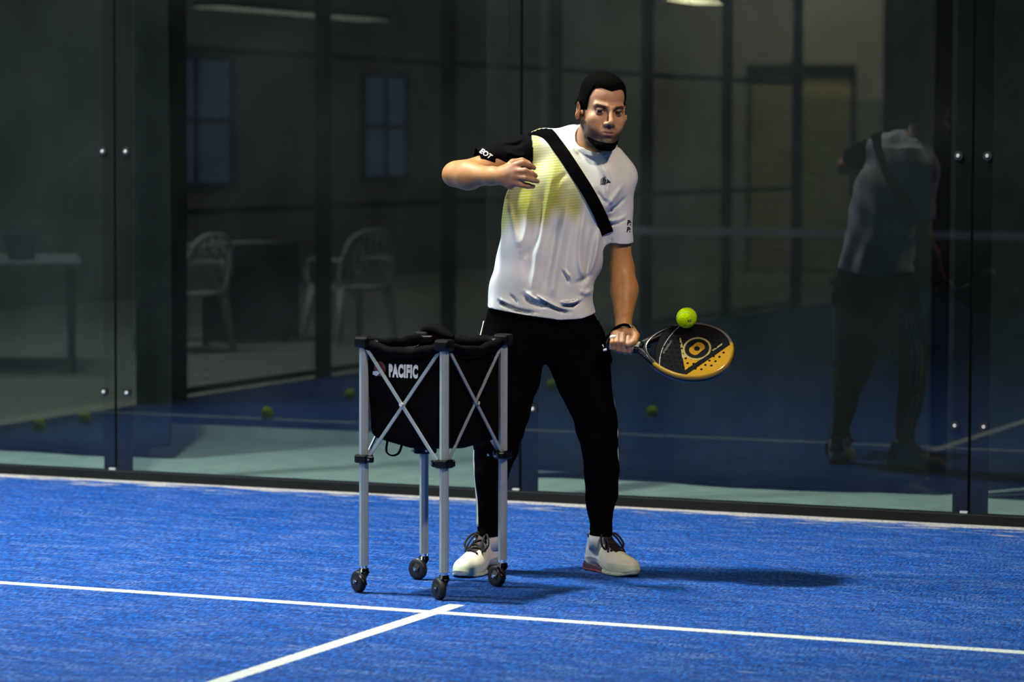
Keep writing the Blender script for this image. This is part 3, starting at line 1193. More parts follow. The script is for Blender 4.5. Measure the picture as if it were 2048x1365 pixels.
# torso and hips (mostly under the shirt)
body.cone(at(1110, 350, .02), at(1200, 372, .02), .085, .085, .05)
body.cone(at(1150, 360, .02), at(1095, 560, .04), .105, .10, .06)
body.cone(at(1040, 640, .06), at(1140, 640, .06), .085, .085, .05)
# legs
for pts, rad in (((at(1035, 680, .07), at(1000, 860, -.0), at(985, 950, .04), at(978, 1062, .075), at(978, 1110, .08)), (.085, .060, .040, .025, .024)),
                 ((at(1145, 680, .07), at(1194, 860, .01), at(1202, 950, .06), at(1200, 1062, .095), at(1197, 1110, .10)), (.085, .058, .040, .025, .024))):
    body.chain(pts, rad, .03)
# his right arm (left in the picture)
body.cone(sh_r, el_r, .050, .040, .03)
body.cone(el_r, at(936, 351, -.12), .040, .047, .03)
body.ell(at(903, 350, -.075), (.030, .03, .032), .03)
body.cone(at(936, 351, -.12), at(985, 352, -.21), .046, .030, .03)
body.cone(at(985, 352, -.21), wr_r, .030, .027, .02)
# his left arm
body.cone(sh_l, at(1238, 450, .035), .048, .039, .03)
body.cone(at(1238, 450, .035), el_l, .040, .038, .03)
body.cone(el_l, at(1249, 578, .02), .040, .046, .03)
body.cone(at(1249, 578, .02), at(1247, 625, -.04), .043, .031, .03)
body.cone(at(1247, 625, -.04), wr_l, .031, .026, .02)
body.ell(at(1249, 600, .0), (.034, .034, .06), .03)
# right hand: palm, four loosely bent fingers, thumb behind
body.cone(wr_r, at(1018, 350, -.26), .024, .026, .02)
pal = [at(1010, 342, -.255), at(1024, 343, -.275), at(1026, 352, -.28), at(1023, 362, -.275), at(1012, 362, -.255)]
body.cone(at(1006, 346, -.245), at(1028, 336, -.272), .019, .017, .02)
body.cone(at(1006, 350, -.248), at(1030, 350, -.278), .020, .017, .015)
body.cone(at(1006, 355, -.248), at(1026, 362, -.272), .019, .016, .015)
body.cone(at(1006, 359, -.245), at(1020, 371, -.262), .017, .015, .015)
fr = .0103
for pts in ([(1032, 330, -.275), (1045, 326, -.282), (1058, 330, -.268), (1068, 336, -.250)],
            [(1030, 343, -.282), (1049, 342, -.296), (1063, 347, -.282), (1071, 352, -.262)],
            [(1030, 354, -.282), (1051, 356, -.298), (1066, 360, -.286), (1075, 363, -.268)],
            [(1024, 364, -.272), (1042, 369, -.284), (1056, 372, -.272), (1066, 373, -.257)]):
    P = [at(*p) for p in pts]
    body.chain(P, [fr * 1.18, fr * 1.08, fr, fr * .82], .010)
body.chain([at(1008, 342, -.235), at(1026, 326, -.235), at(1044, 322, -.228), at(1056, 326, -.22)], [.017, .014, .0115, .009], .012)

# ---- racket frame, needed by the hand that holds it
e1 = np.array([.95, -.25, -.075])
e1 /= np.linalg.norm(e1)
e2 = np.array([.22, .62, .76])
e2 -= e1 * (e1 @ e2)
e2 /= np.linalg.norm(e2)
e3 = np.cross(e1, e2)
RB = at(1219, 689, -.105)       # butt of the grip


def rk(a, b, c=0.0):
    return RB + e1 * a + e2 * b + e3 * c


# left hand: fist closed round the grip
gx = [at(x_, 690, -.11) for x_ in (1226, 1238, 1250, 1262)]
body.cone(wr_l, at(1246, 664, -.095), .026, .028, .02)
body.cone(at(1232, 672, -.105), at(1262, 670, -.100), .021, .021, .015)
body.cone(at(1234, 684, -.085), at(1262, 684, -.082), .018, .018, .015)
for i, (x_, yk, yp, yt, r_) in enumerate(((1226, 674, 688, 700, .0088), (1235.5, 671, 688, 703, .0094), (1246, 670, 688, 705, .0098), (1257, 676, 692, 706, .0096))):
    P = [at(x_, yk, -.128), at(x_ - 1, yp - 3, -.149), at(x_ + 1, yt - 3, -.140), at(x_ + 5, yt + 1, -.112)]
    body.chain(P, [r_ * 1.05, r_ * 1.08, r_, r_ * .9], .003)
body.chain([at(1262, 660, -.095), at(1272, 672, -.118), at(1268, 684, -.142), at(1257, 690, -.152)], [.017, .0135, .0125, .010], .008)

body.fn(head_sd, hlo, hhi, .022)
# blend jaw into neck was above; cut nothing else


def bbox(F_):
    lo = np.min([o[2] for o in F_.ops if o[0] == 'u'], 0)
    hi = np.max([o[3] for o in F_.ops if o[0] == 'u'], 0)
    return lo - .01, hi + .01


lo, hi = bbox(body)
Vp, Qp = polygonise(body, lo, hi, .0026)
Vp = relax(Vp, Qp, 1, .4)


def sst(x, a, b):
    t = np.clip((x - a) / (b - a), 0, 1)
    return t * t * (3 - 2 * t)


def skin_colour(V):
    q = head_local(V)
    x, y, z = q[:, 0], q[:, 1], q[:, 2]
    base = np.array([.46, .215, .075])
    face = np.array([.44, .235, .135])
    hand = np.array([.38, .20, .115])
    C = np.tile(base, (len(V), 1))
    inh = ((np.abs(q) < 16).all(1))
    w_ = np.where(inh, sst(z, -13, -9), 0)[:, None]
    C = C * (1 - w_) + face * w_
    for c, r in ((at(1045, 352, -.27), .085), (at(1246, 688, -.12), .06)):
        d = np.linalg.norm(V - c, axis=1)
        w_ = (1 - sst(d, r * .6, r))[:, None]
        C = C * (1 - w_) + hand * w_

    def spot(cx, cz, rx, rz, col, amt, ymax=-4.0, soft=.5):
        nonlocal C
        d = np.sqrt(((x - cx) / rx) ** 2 + ((z - cz) / rz) ** 2)
        w_ = np.where(inh & (y < ymax), (1 - sst(d, 1 - soft, 1 + soft)) * amt, 0)[:, None]
        C = C * (1 - w_) + np.array(col) * w_
    # lips
    spot(0, -6.4, 1.9, .45, (.26, .11, .09), .8)
    spot(0, -7.3, 1.7, .45, (.36, .16, .13), .7)
    spot(0, -6.78, 2.0, .17, (.05, .02, .02), .9)
    # eyes
    for s in (-1, 1):
        cx = s * 3.05
        spot(cx, .0, 2.0, 1.3, (.11, .055, .033), .62, -5)  # brow shade in the eye socket, painted into the skin colour
        dd = np.linalg.norm(q - np.array([cx, -7.35, -.15]), axis=1)
        ball_ = inh & (dd < 1.33) & (z < .16) & (z > -.66) & (y < -7.6)
        C[ball_] = (.42, .35, .32)
        iris = ball_ & (np.sqrt((x - cx + .28) ** 2 + (z + .16) ** 2) < .80)
        C[iris] = (.004, .003, .002)
        spot(cx, .26, 1.5, .26, (.02, .012, .008), .95, -5)
        spot(cx, -.70, 1.2, .14, (.16, .08, .06), .5, -5)
        # eyebrows
        t_ = (np.abs(x) - 1.2) / 3.8
        zc = 1.05 + .75 * np.clip(t_, 0, 1) - 1.1 * np.clip(t_ - .72, 0, 1)
        wb = np.where(inh & (y < -3.5) & (x * s > .9) & (np.abs(x) < 5.2), (1 - sst(np.abs(z - zc), .40, .75)) * sst(np.abs(x), .9, 1.8) * (1 - sst(np.abs(x), 4.3, 5.2)), 0)[:, None] * .45
        C = C * (1 - wb * 2) + np.array([.025, .015, .01]) * wb * 2
    # moustache and cheek stubble
    spot(0, -5.35, 2.6, .65, (.10, .055, .035), .75)
    spot(0, -8.4, .75, .45, (.08, .05, .035), .7)
    st = inh & (z < -3.5)
    jaw = np.where(st, sst(-z + .42 * (np.abs(x)) + .34 * (y + 8), 6.4, 9.0) * (1 - sst(y, .2, 2.0)) * sst(z, -13, -11.6), 0)[:, None] * .90
    C = C * (1 - jaw) + np.array([.035, .021, .013]) * jaw
    # shaved temples
    side = np.where(inh & (z > -1.2) & (z < 9) & (y > -5.6), sst(y, -5.4, -2.5) * sst(z, -1.5, 2.0) * (1 - sst(y, 7, 9)) * (np.abs(x) < 6.7), 0)[:, None] * .75
    C = C * (1 - side) + np.array([.035, .022, .014]) * side
    # finger tape
    return np.clip(C, 0, 1)


body_o = link('body', np_mesh('body', Vp, Qp, skin_colour(Vp)), M['skin'], person)
# tape on the little finger of the racket hand
MB().torus(at(1227, 676, -.130), .0118, .0030, axis=(0.1, -.4, -1), n=20, k=8).cyl(at(1226.5, 673, -.130), at(1227, 679, -.136), .0128, n=20).build('finger_tape', M['tape'], body_o, smooth=True)


# ---- hair: close-cropped cap
def hair_sd(p):
    d = head_sd(p)
    q = head_local(p)
    x, y, z = q[:, 0], q[:, 1], q[:, 2]
    ax = np.abs(x)
    # front hairline height, lower at the sides, dip in the middle
    line = 6.9 - .5 * np.exp(-(x / 1.2) ** 2) + .35 * np.exp(-((ax - 3.4) / 1.2) ** 2) - 3.6 * sst(ax, 4.6, 6.6)
    side = -.2 + 0 * x
    hl = line * (1 - sst(y, -5.0, -2.2)) + side * sst(y, -5.0, -2.2)
    hl = hl - 4.5 * sst(y, 2.5, 6)
    thick = .42 * sst(z - hl, 0, 2.2) + .10 + .55 * sst(z, 5, 10)
    e = np.maximum(d - (thick * HS), (hl - z) * HS * .7)
    ear = sd_ell(q, (8.0, .8, -.6), (1.35, 2.3, 3.5)) * HS
    ear2 = sd_ell(q, (-8.0, .8, -.6), (1.35, 2.3, 3.5)) * HS
    e = np.maximum(e, -np.minimum(ear, ear2))
    return np.maximum(e, -(d + .006))


Vh, Qh = polygonise(hair_sd, hlo, hhi, .0024)
link('hair', np_mesh('hair', Vh, Qh), M['hair'], person)


def beard_sd(p):
    d = head_sd(p)
    q = head_local(p)
    x, y, z = q[:, 0], q[:, 1], q[:, 2]
    up = -9.9 + .08 * np.abs(x) ** 1.6 + .22 * np.maximum(y + 6.5, 0)
    up = np.minimum(up, -5.0)
    th = (.42 * sst(up - z, 0, 1.4) + .02) * sst(-y, 3.4, 6.0)
    e = np.maximum(d - th * HS, (z - up) * HS * .7)
    e = np.maximum(e, (-12.6 - z) * HS)
    e = np.maximum(e, (y + 3.6 + .25 * (z + 10)) * HS)
    return np.maximum(e, -(d + .005))


Vh, Qh = polygonise(beard_sd, hlo, hhi, .0024)
link('beard', np_mesh('beard', Vh, Qh), M['hair'], person)

# ---- shirt
rows = [  # py, left px, right px, centre depth, half depth
    (262, 1100, 1205, .030, .075), (300, 1076, 1238, .025, .095), (330, 1058, 1246, .020, .112), (380, 1016, 1232, .022, .128), (430, 1007, 1216, .028, .135),
    (480, 999, 1209, .035, .137), (530, 989, 1202, .042, .138), (570, 981, 1190, .048, .140), (600, 976, 1186, .052, .142), (630, 971, 1194, .055, .145), (660, 968, 1200, .058, .147)]
zz = [at(1090, r_[0], r_[3])[2] for r_ in rows]
xl = [at(r_[1], r_[0], r_[3])[0] for r_ in rows]
xr = [at(r_[2], r_[0], r_[3])[0] for r_ in rows]
yc = [r_[3] for r_ in rows]
hb = [r_[4] for r_ in rows]

FOLDS = [  # (px,py) polyline, height (+ridge, -valley), width in metres
    ([(1108, 330), (1092, 420), (1072, 520), (1062, 600)], .007, .011),
    ([(1085, 400), (1072, 480), (1046, 520)], -.006, .012),
    ([(1140, 380), (1124, 470), (1108, 560), (1104, 600)], .008, .012),
    ([(1118, 420), (1100, 520), (1088, 590)], -.007, .012),
    ([(1172, 400), (1160, 480), (1160, 530), (1175, 570)], .008, .010),
    ([(1150, 420), (1136, 500), (1130, 560)], -.007, .012),
    ([(1188, 450), (1180, 510), (1174, 550), (1160, 575)], -.006, .010),
    ([(1200, 450), (1192, 510), (1176, 556)], .006, .008),
    ([(1045, 590), (1060, 604), (1082, 612), (1100, 608)], -.010, .007),
    ([(1050, 582), (1068, 596), (1090, 602)], .008, .006),
    ([(1066, 586), (1085, 598), (1110, 612), (1135, 622)], .011, .007),
    ([(1072, 592), (1092, 608), (1118, 620), (1142, 626)], -.012, .006),
    ([(1118, 604), (1142, 606), (1165, 598)], .009, .006),
    ([(1122, 611), (1146, 612), (1160, 605)], -.009, .005),
    ([(1122, 540), (1132, 552), (1138, 568)], -.008, .005),
    ([(1128, 540), (1140, 556)], .007, .005),
    ([(998, 604), (1012, 612), (1040, 622), (1075, 626)], -.011, .006),
    ([(996, 598), (1010, 604), (1022, 610)], .007, .005),
    ([(1020, 590), (1030, 600), (1036, 608)], -.007, .005),
    ([(1160, 580), (1172, 588), (1184, 582)], .006, .010),
    ([(1148, 568), (1165, 562), (1180, 552)], -.005, .009),
    ([(1105, 380), (1118, 360), (1135, 345)], -.004, .010),
    ([(1140, 270), (1146, 290), (1158, 312)], .005, .006),
    ([(1150, 262), (1152, 285), (1166, 315)], -.004, .005),
    ([(1246, 370), (1230, 392), (1216, 412)], .007, .008),
    ([(1252, 395), (1236, 412), (1218, 425)], -.008, .006),
    ([(1258, 430), (1238, 440), (1216, 444)], .005, .006),
    ([(1254, 440), (1236, 449), (1216, 452)], -.006, .004),
    ([(1206, 330), (1216, 360), (1212, 395)], .005, .009),
    ([(1192, 380), (1205, 400), (1216, 405)], -.006, .007),
    ([(1010, 300), (1035, 312), (1055, 310)], .006, .010),
    ([(985, 312), (1010, 330), (1040, 335)], -.006, .008),
    ([(1000, 290), (1030, 292), (1050, 282)], -.005, .008),
    ([(1012, 400), (1030, 460), (1040, 500)], .005, .012),
    ([(1060, 380), (1052, 450), (1040, 500)], .004, .010)]
FOLD2 = []
for pl, am, wd in FOLDS:
    P = np.array([at(a, b, -.08)[[0, 2]] for a, b in pl])
    FOLD2.append((np.array(smooth_path(P, 4)), am, wd, P.min(0) - .04, P.max(0) + .04))


def fold_disp(p):
    out = np.zeros(len(p), np.float32)
    for P, am, wd, lo_, hi_ in FOLD2:
        i = np.nonzero((p[:, 0] > lo_[0]) & (p[:, 0] < hi_[0]) & (p[:, 2] > lo_[1]) & (p[:, 2] < hi_[1]) & (p[:, 1] < .04))[0]
        if not len(i):
            continue
        q = p[i][:, [0, 2]]
        best = np.full(len(i), 1e9)
        tt = np.zeros(len(i))
        for k in range(len(P) - 1):
            a, ba = P[k], P[k + 1] - P[k]
            t = np.clip(((q - a) @ ba) / (ba @ ba), 0, 1)
            d = ((q - a - t[:, None] * ba) ** 2).sum(1)
            b_ = d < best
            best = np.where(b_, d, best)
            tt = np.where(b_, (k + t) / (len(P) - 1), tt)
        env = np.clip(np.sin(np.pi * np.clip(tt, .04, .96)) * 1.6, 0, 1)
        out[i] += am * env * np.where(p[i, 0] > .235, .8, 1.5) * np.exp(-best / (wd * wd))
    return out


def torso_sd(p):
    z = p[:, 2]
    L_, R_ = hermite(zz, xl, z), hermite(zz, xr, z)
    Y_, B_ = hermite(zz, yc, z), hermite(zz, hb, z)
    cx, a = (L_ + R_) / 2, (R_ - L_) / 2
    u = np.abs((p[:, 0] - cx) / a)
    v = np.abs((p[:, 1] - Y_) / B_)
    e = (u ** 2.3 + v ** 2.3) ** (1 / 2.3)
    d = (e - 1) * np.minimum(a, B_)
    top = at(1150, 300, 0)[2]
    return np.maximum(d, z - top)


zlo, zhi = at(1090, 655, .05)[2], at(1090, 250, .05)[2]
sh = Field()
sh.fn(torso_sd, (min(xl), -.12, zlo), (max(xr), .22, zhi), .01)
sh.cone(at(1092, 305, .03), at(1215, 350, .03), .074, .078, .05)      # across the shoulders
sh.cone(at(1150, 292, .035), at(1190, 312, .03), .070, .070, .05)
sh.cone(at(1085, 292, .035), at(1150, 286, .04), .050, .058, .03)
sh.cone(at(1205, 320, .02), at(1236, 358, .02), .055, .062, .04)
sh.ell(at(1110, 370, -.045), (.085, .06, .08), .05)
sh.ell(at(1195, 385, -.045), (.075, .06, .08), .05)

cufR = at(955, 325, -.030)
cufL = at(1237, 486, .038)


def sleeve(a, b, ra, rb, elx=1.0):
    ax_ = (b - a) / np.linalg.norm(b - a)
    ext = b + ax_ * .06

    def f(p):
        d = sd_cone(p, a, ext, ra, rb)
        return np.maximum(d, (p - b) @ ax_)

    def cav(p):
        d = sd_cone(p, a, ext, ra - .006, rb - .006)
        return np.maximum(d, (b - ax_ * .06 - p) @ ax_)
    return f, cav, ax_


sR, cR, axR = sleeve(at(1070, 306, .02), cufR, .074, .050)
sL, cL, axL = sleeve(at(1229, 368, .022), cufL, .070, .049)
sh.fn(sR, np.minimum(sh_r, cufR) - .09, np.maximum(sh_r, cufR) + .09, .035)
sh.fn(sL, np.minimum(sh_l, cufL) - .09, np.maximum(sh_l, cufL) + .09, .030)
NA0, NA1 = at(1170, 330, .05), at(1203, 240, -.075)
NAx = (NA1 - NA0) / np.linalg.norm(NA1 - NA0)


def neck_cyl(p):
    q = p - NA0
    t = q @ NAx
    r = q - t[:, None] * NAx
    return np.sqrt((r[:, 0] / 1.0) ** 2 + (r[:, 1] / 1.0) ** 2 + r[:, 2] ** 2) - .072


hem_x = [at(x_, 600, .05)[0] for x_ in (965, 1050, 1120, 1160, 1200)]
hem_z = [at(1090, y_, -.06)[2] for y_ in (616, 630, 640, 638, 626)]


def shirt_sd(p):
    d0 = sh(p)
    n = (.0022 * np.sin(p[:, 0] * 61 + p[:, 2] * 13) + .0018 * np.sin(p[:, 2] * 47 + p[:, 0] * 23 + p[:, 1] * 31))
    i = np.nonzero(np.abs(d0) < .05)[0]
    d = d0.copy()
    if len(i):
        fd = fold_disp(p[i])
        d[i] = d0[i] - fd - n[i]
        back = .006 * np.sin(p[i, 0] * 46 + 2 * np.sin(p[i, 2] * 9)) * sst(-p[i, 2], -1.3, -.95) * sst(p[i, 1], .06, .12)
        d[i] -= back.astype(np.float32)
    inner = d + .0065
    ncy = neck_cyl(p)
    up = (p - NA0) @ NAx
    d = np.maximum(d, np.where(up > .0, -ncy, -1))
    # collar rib
    rib = np.maximum(np.abs(ncy - .006) - .008, np.abs(d0) - .0045)
    d = smin(d, np.where(up > 0, rib, 1).astype(np.float32), .004)
    hz = np.interp(p[:, 0], hem_x, hem_z)
    d = np.maximum(d, hz - p[:, 2])
    cav = np.maximum(inner, p[:, 2] - hz - .07)
    d = np.maximum(d, -cav)
    d = np.maximum(d, -cR(p))
    d = np.maximum(d, -cL(p))
    return d * .9


lo, hi = bbox(sh)
lo[2] = zlo + .0
Vs, Qs = polygonise(shirt_sd, lo, hi, .0028)
Vs = relax(Vs, Qs, 1, .5)


def shirt_colour(V):
    """white body, black right sleeve, yellow-green dotted print fading out of the right chest"""
    x, z = V[:, 0], V[:, 2]
    C = np.tile(np.array([.66, .69, .70]), (len(V), 1))
    g = lambda px, py: at(px, py, -.08)[[0, 2]]
    P0 = g(1060, 270)
    s = 1 / 556.
    # distance field of the print: strong on the right side, fading to lower left/right
    u = (x - P0[0]) / s            # across the chest in print units
    v = (P0[1] - z) / s            # downwards
    edge = 182 - .22 * u + 8 * np.sin(u * .09) + 6 * np.sin(u * .21 + 1)
    fade = 1 - sst(v + 0 * u, edge - 30, edge + 14)
    fade *= 1 - sst(u - .22 * v, 40, 118)
    fade *= .72 + .28 * sst(v, 10, 130)
    fade *= .86 + .14 * np.sin(u * .12 + .02 * v)
    tex = .78 + .22 * np.sin(v * 1.15 + .12 * u)
    fade *= 1 - (1 - sst(v, 2, 34)) * sst(u, 12, 34)
    fade = np.clip(fade * tex * 1.22, 0, 1)
    fade = np.where(V[:, 1] < .09, fade, 0)[:, None]
    Yc = np.array([.40, .41, .030])
    C = C * (1 - fade) + Yc * fade
    # black raglan sleeve
    seam = P0[0] + (3 + 4 * np.sin(np.clip(v, 0, 90) / 90 * 3.1) - .10 * np.maximum(v - 45, 0)) * s
    arm = (x < seam) & (v < 92 + 0 * u) & (v > -60)
    below = v > 62 + (-u) * .95 + 25
    arm &= ~(below & (u > -60))
    C[arm] = (.0022, .0022, .0026)
    return C


shirt = link('shirt', np_mesh('shirt', Vs, Qs, shirt_colour(Vs)), M['shirt'], person)
sbvh = BVHTree.FromPolygons([tuple(v) for v in Vs], [tuple(q) for q in Qs])


def on_shirt(px, py, side=-1):
    p = at(px, py, -.08)
    h = sbvh.ray_cast(Vector((p[0], side * .6, p[2])), Vector((0, -side, 0)))
    return h[0], h[1]


# ---- strap across the chest
cl = smooth_path([(1056, 259), (1076, 259), (1096, 268), (1114, 290), (1131, 314), (1150, 343), (1172, 378), (1190, 410), (1202, 434), (1211, 455), (1216, 468)], 6)
wdt = 12.5
for side, tag_ in ((-1, 'front'), (1, 'back')):
    bm = bmesh.new()
    prev = None
    lastp = None
    for i in range(len(cl)):
        t_ = (cl[min(i + 1, len(cl) - 1)] - cl[max(i - 1, 0)])
        t_ /= np.linalg.norm(t_)
        nn = np.array([-t_[1], t_[0]])
        row = []
        for j in range(7):
            q = cl[i] + nn * wdt * (j / 3 - 1) * (1.0 if i > 3 else .75 + .08 * i)
            h, nrm = on_shirt(q[0], q[1], side)
            if h is None:
                p_ = at(q[0], q[1], -.08)
                h, nrm = sbvh.find_nearest(Vector((p_[0], -.02 * -side, p_[2])))[:2]
            row.append(bm.verts.new(h + Vector((0, side * .004, 0))))
        if len(row) < 7:
            continue
        if prev:
            for j in range(6):
                bm.faces.new((prev[j], prev[j + 1], row[j + 1], row[j]))
        prev = row
    bmesh.ops.smooth_vert(bm, verts=bm.verts[:], factor=.5, use_axis_x=False, use_axis_y=True, use_axis_z=False)
    bmesh.ops.smooth_vert(bm, verts=bm.verts[:], factor=.5, use_axis_x=False, use_axis_y=True, use_axis_z=False)
    me = bpy.data.meshes.new('strap')
    bm.to_mesh(me)
    bm.free()
    o = link('strap', me, M['strap'], person, smooth=True)
    md = o.modifiers.new('thickness', 'SOLIDIFY')
    md.thickness = .004
    md.offset = 0

# ---- prints on the shirt
lp = at(1209, 361, -.08)


def shirt_decal(name, V2, T, px, py, rot, material, thick=.0026, sx=1.0, **kw):
    p = at(px, py, -.08)
    return flat_decal(name, V2, T, surf_place(sbvh, p[0], p[2], 1, -.7, rot, sx), material, shirt, thick, **kw)


def ring2(r0, r1, n=28, a0=0, a1=2 * math.pi, c=(0, 0)):
    V = []
    for i in range(n + 1):
        a = a0 + (a1 - a0) * i / n
        V += [(c[0] + r0 * math.cos(a), c[1] + r0 * math.sin(a)), (c[0] + r1 * math.cos(a), c[1] + r1 * math.sin(a))]
    T = []
    for i in range(n):
        T += [(2 * i, 2 * i + 1, 2 * i + 3), (2 * i, 2 * i + 3, 2 * i + 2)]
    return V, T


def merge2(*parts):
    V, T = [], []
    for v, t in parts:
        o = len(V)
        V += list(v)
        T += [tuple(i + o for i in f) for f in t]
    return V, T


k = 1 / 556.
# flying arrow mark: ring, D and pointed wedge (units of the picture's millimetres scaled to cloth)
V2, T = merge2(ring2(5.5 * k, 6.9 * k, 26, 1.35, 4.1, (-1.2 * k, -1 * k)),
               ring2(1.4 * k, 4.2 * k, 18, 0, 6.283, (-.9 * k, -.6 * k)),
               ([(-.8 * k, 11 * k), (.9 * k, 9.8 * k), (4.4 * k, 4.2 * k), (3.3 * k, 4.6 * k)], [(0, 1, 2), (0, 2, 3)]),
               ([(4.6 * k, 3.2 * k), (11 * k, -4.6 * k), (3.2 * k, -5.4 * k), (5.4 * k, -2.2 * k)], [(0, 1, 3), (1, 2, 3)]),
               ([(-9.5 * k, -7.4 * k), (-4.0 * k, -5.9 * k), (3.2 * k, -5.4 * k), (3.2 * k, -6.4 * k)], [(0, 1, 2), (0, 2, 3)]))
shirt_decal('chest_emblem', V2, T, 1209, 361, 0.05, M['black_print'])
V2, T = text_mesh('EOT', 13.5 * k, .35 * k, .2)
V2[:, 0] *= .95
shirt_decal('sleeve_lettering', V2, T, 971, 308, -.56, M['white_print'])
for txt, px, py in (('P:', 1259, 447), ('P:', 1258, 461)):
    V2, T = text_mesh(txt, 14 * k, .25 * k, .1)
    V2[:, 0] *= .8
    shirt_decal('sleeve_lettering', V2, T, px, py, -.05, M['black_print'])

# ---- track pants
pr = [(618, 975, 1190, .055, .120), (640, 970, 1197, .060, .125), (670, 965, 1206, .065, .130), (700, 962, 1213, .068, .125), (730, 960, 1218, .065, .115), (760, 960, 1222, .06, .11)]
pz = [at(1090, r_[0], r_[3])[2] for r_ in pr]
pl_ = [at(r_[1], r_[0], r_[3])[0] for r_ in pr]
pR_ = [at(r_[2], r_[0], r_[3])[0] for r_ in pr]
py_ = [r_[3] for r_ in pr]
pb_ = [r_[4] for r_ in pr]


def pelvis_sd(p):
    z = p[:, 2]
    L_, R_ = hermite(pz, pl_, z), hermite(pz, pR_, z)
    Y_, B_ = hermite(pz, py_, z), hermite(pz, pb_, z)
    cx, a = (L_ + R_) / 2, (R_ - L_) / 2
    e = (np.abs((p[:, 0] - cx) / a) ** 2.4 + np.abs((p[:, 1] - Y_) / B_) ** 2.4) ** (1 / 2.4)
    d = (e - 1) * np.minimum(a, B_)
    # crotch plane
    cz = at(1088, 708, .06)[2]
    return np.maximum(np.maximum(d, z - pz[0]), cz - .02 - z)


pt = Field()
pt.fn(pelvis_sd, (min(pl_), -.08, pz[-1]), (max(pR_), .20, pz[0]), .01)
s_ = 1 / 556.
legR = [(1028, 690, .065, 65), (1020, 760, .045, 59), (1000, 850, .0, 51), (993, 890, .015, 46), (984, 940, .035, 36), (980, 980, .05, 31), (979, 1020, .065, 25), (978, 1050, .075, 23), (978, 1082, .078, 23.5)]
legL = [(1147, 690, .065, 66), (1168, 760, .045, 56), (1190, 830, .01, 43), (1197, 875, .012, 39), (1203, 940, .045, 36), (1203, 990, .065, 32), (1202, 1030, .082, 26), (1200, 1056, .092, 23), (1199, 1086, .094, 23)]
for lg in (legR, legL):
    pt.chain([at(a, b, c) for a, b, c, r_ in lg], [r_ * s_ for a, b, c, r_ in lg], .03)


def pants_sd(p):
    d = pt(p)
    x, y, z = p[:, 0], p[:, 1], p[:, 2]
    n = .0025 * np.sin(z * 55 + 6 * np.sin(x * 9) + y * 20) * sst(-z, -.55, -.40) * (1 - sst(-z, -.16, -.12)) + .003 * np.sin(z * 30 + x * 40)
    n += .004 * np.sin(z * 70 + x * 25) * np.exp(-((z - .50) / .05) ** 2)
    n += .004 * np.sin(x * 34 + z * 12) * sst(z, .75, .9)
    d = d - n
    zb = at(978, 1072, .078)[2]
    return np.maximum(d, zb - z) * .85


lo, hi = bbox(pt)
Vt, Qt = polygonise(pants_sd, lo, hi, .0042)
Vt = relax(Vt, Qt, 2, .5)
pants = link('track_pants', np_mesh('track_pants', Vt, Qt), M['pants'], person)
pbvh = BVHTree.FromPolygons([tuple(v) for v in Vt], [tuple(q) for q in Qt])
for sgn, lg in ((-1, legR), (1, legL)):
    lgz = [at(a, b, c)[2] for a, b, c, r_ in lg]
    lgy = [c for a, b, c, r_ in lg]
    for dy in ((-.008, .012, .032) if sgn < 0 else (.012, .032, .052)):
        pts = []
        for zq in np.linspace(at(0, 640, .06)[2], at(0, 1050, .06)[2], 60):
            yy = np.interp(-zq, [-q for q in lgz], lgy) - .012 + dy * (1 if sgn < 0 else 1) + (.02 if sgn > 0 else 0)
            h = pbvh.ray_cast(Vector((sgn * .8, yy, zq)), Vector((-sgn, 0, 0)))
            if h[0]:
                pts.append((h[0], h[1]))
        hs = [p_[0] for p_ in pts]
        hs = [sum((hs[max(0, min(len(hs) - 1, i_ + j_))] for j_ in range(-4, 5)), Vector()) / 9 for i_ in range(len(hs))]
        pts = [(Vector((h_.x, h_.y, p_[0].z)), p_[1]) for h_, p_ in zip(hs, pts)]
        bm = bmesh.new()
        pv = None
        for h, nrm in pts:
            tdir = nrm.cross(Vector((0, 0, 1))).normalized()
            row = [bm.verts.new(h + nrm * .0025 + tdir * .0045 * q) for q in (-1, 1)]
            if pv:
                bm.faces.new((pv[0], pv[1], row[1], row[0]))
            pv = row
        me = bpy.data.meshes.new('side_stripe')
        bm.to_mesh(me)
        bm.free()
        o = link('side_stripe', me, M['stripe'], pants, smooth=True, label='white stripe down the outside of the leg')
        md = o.modifiers.new('thickness', 'SOLIDIFY')
        md.thickness = .002


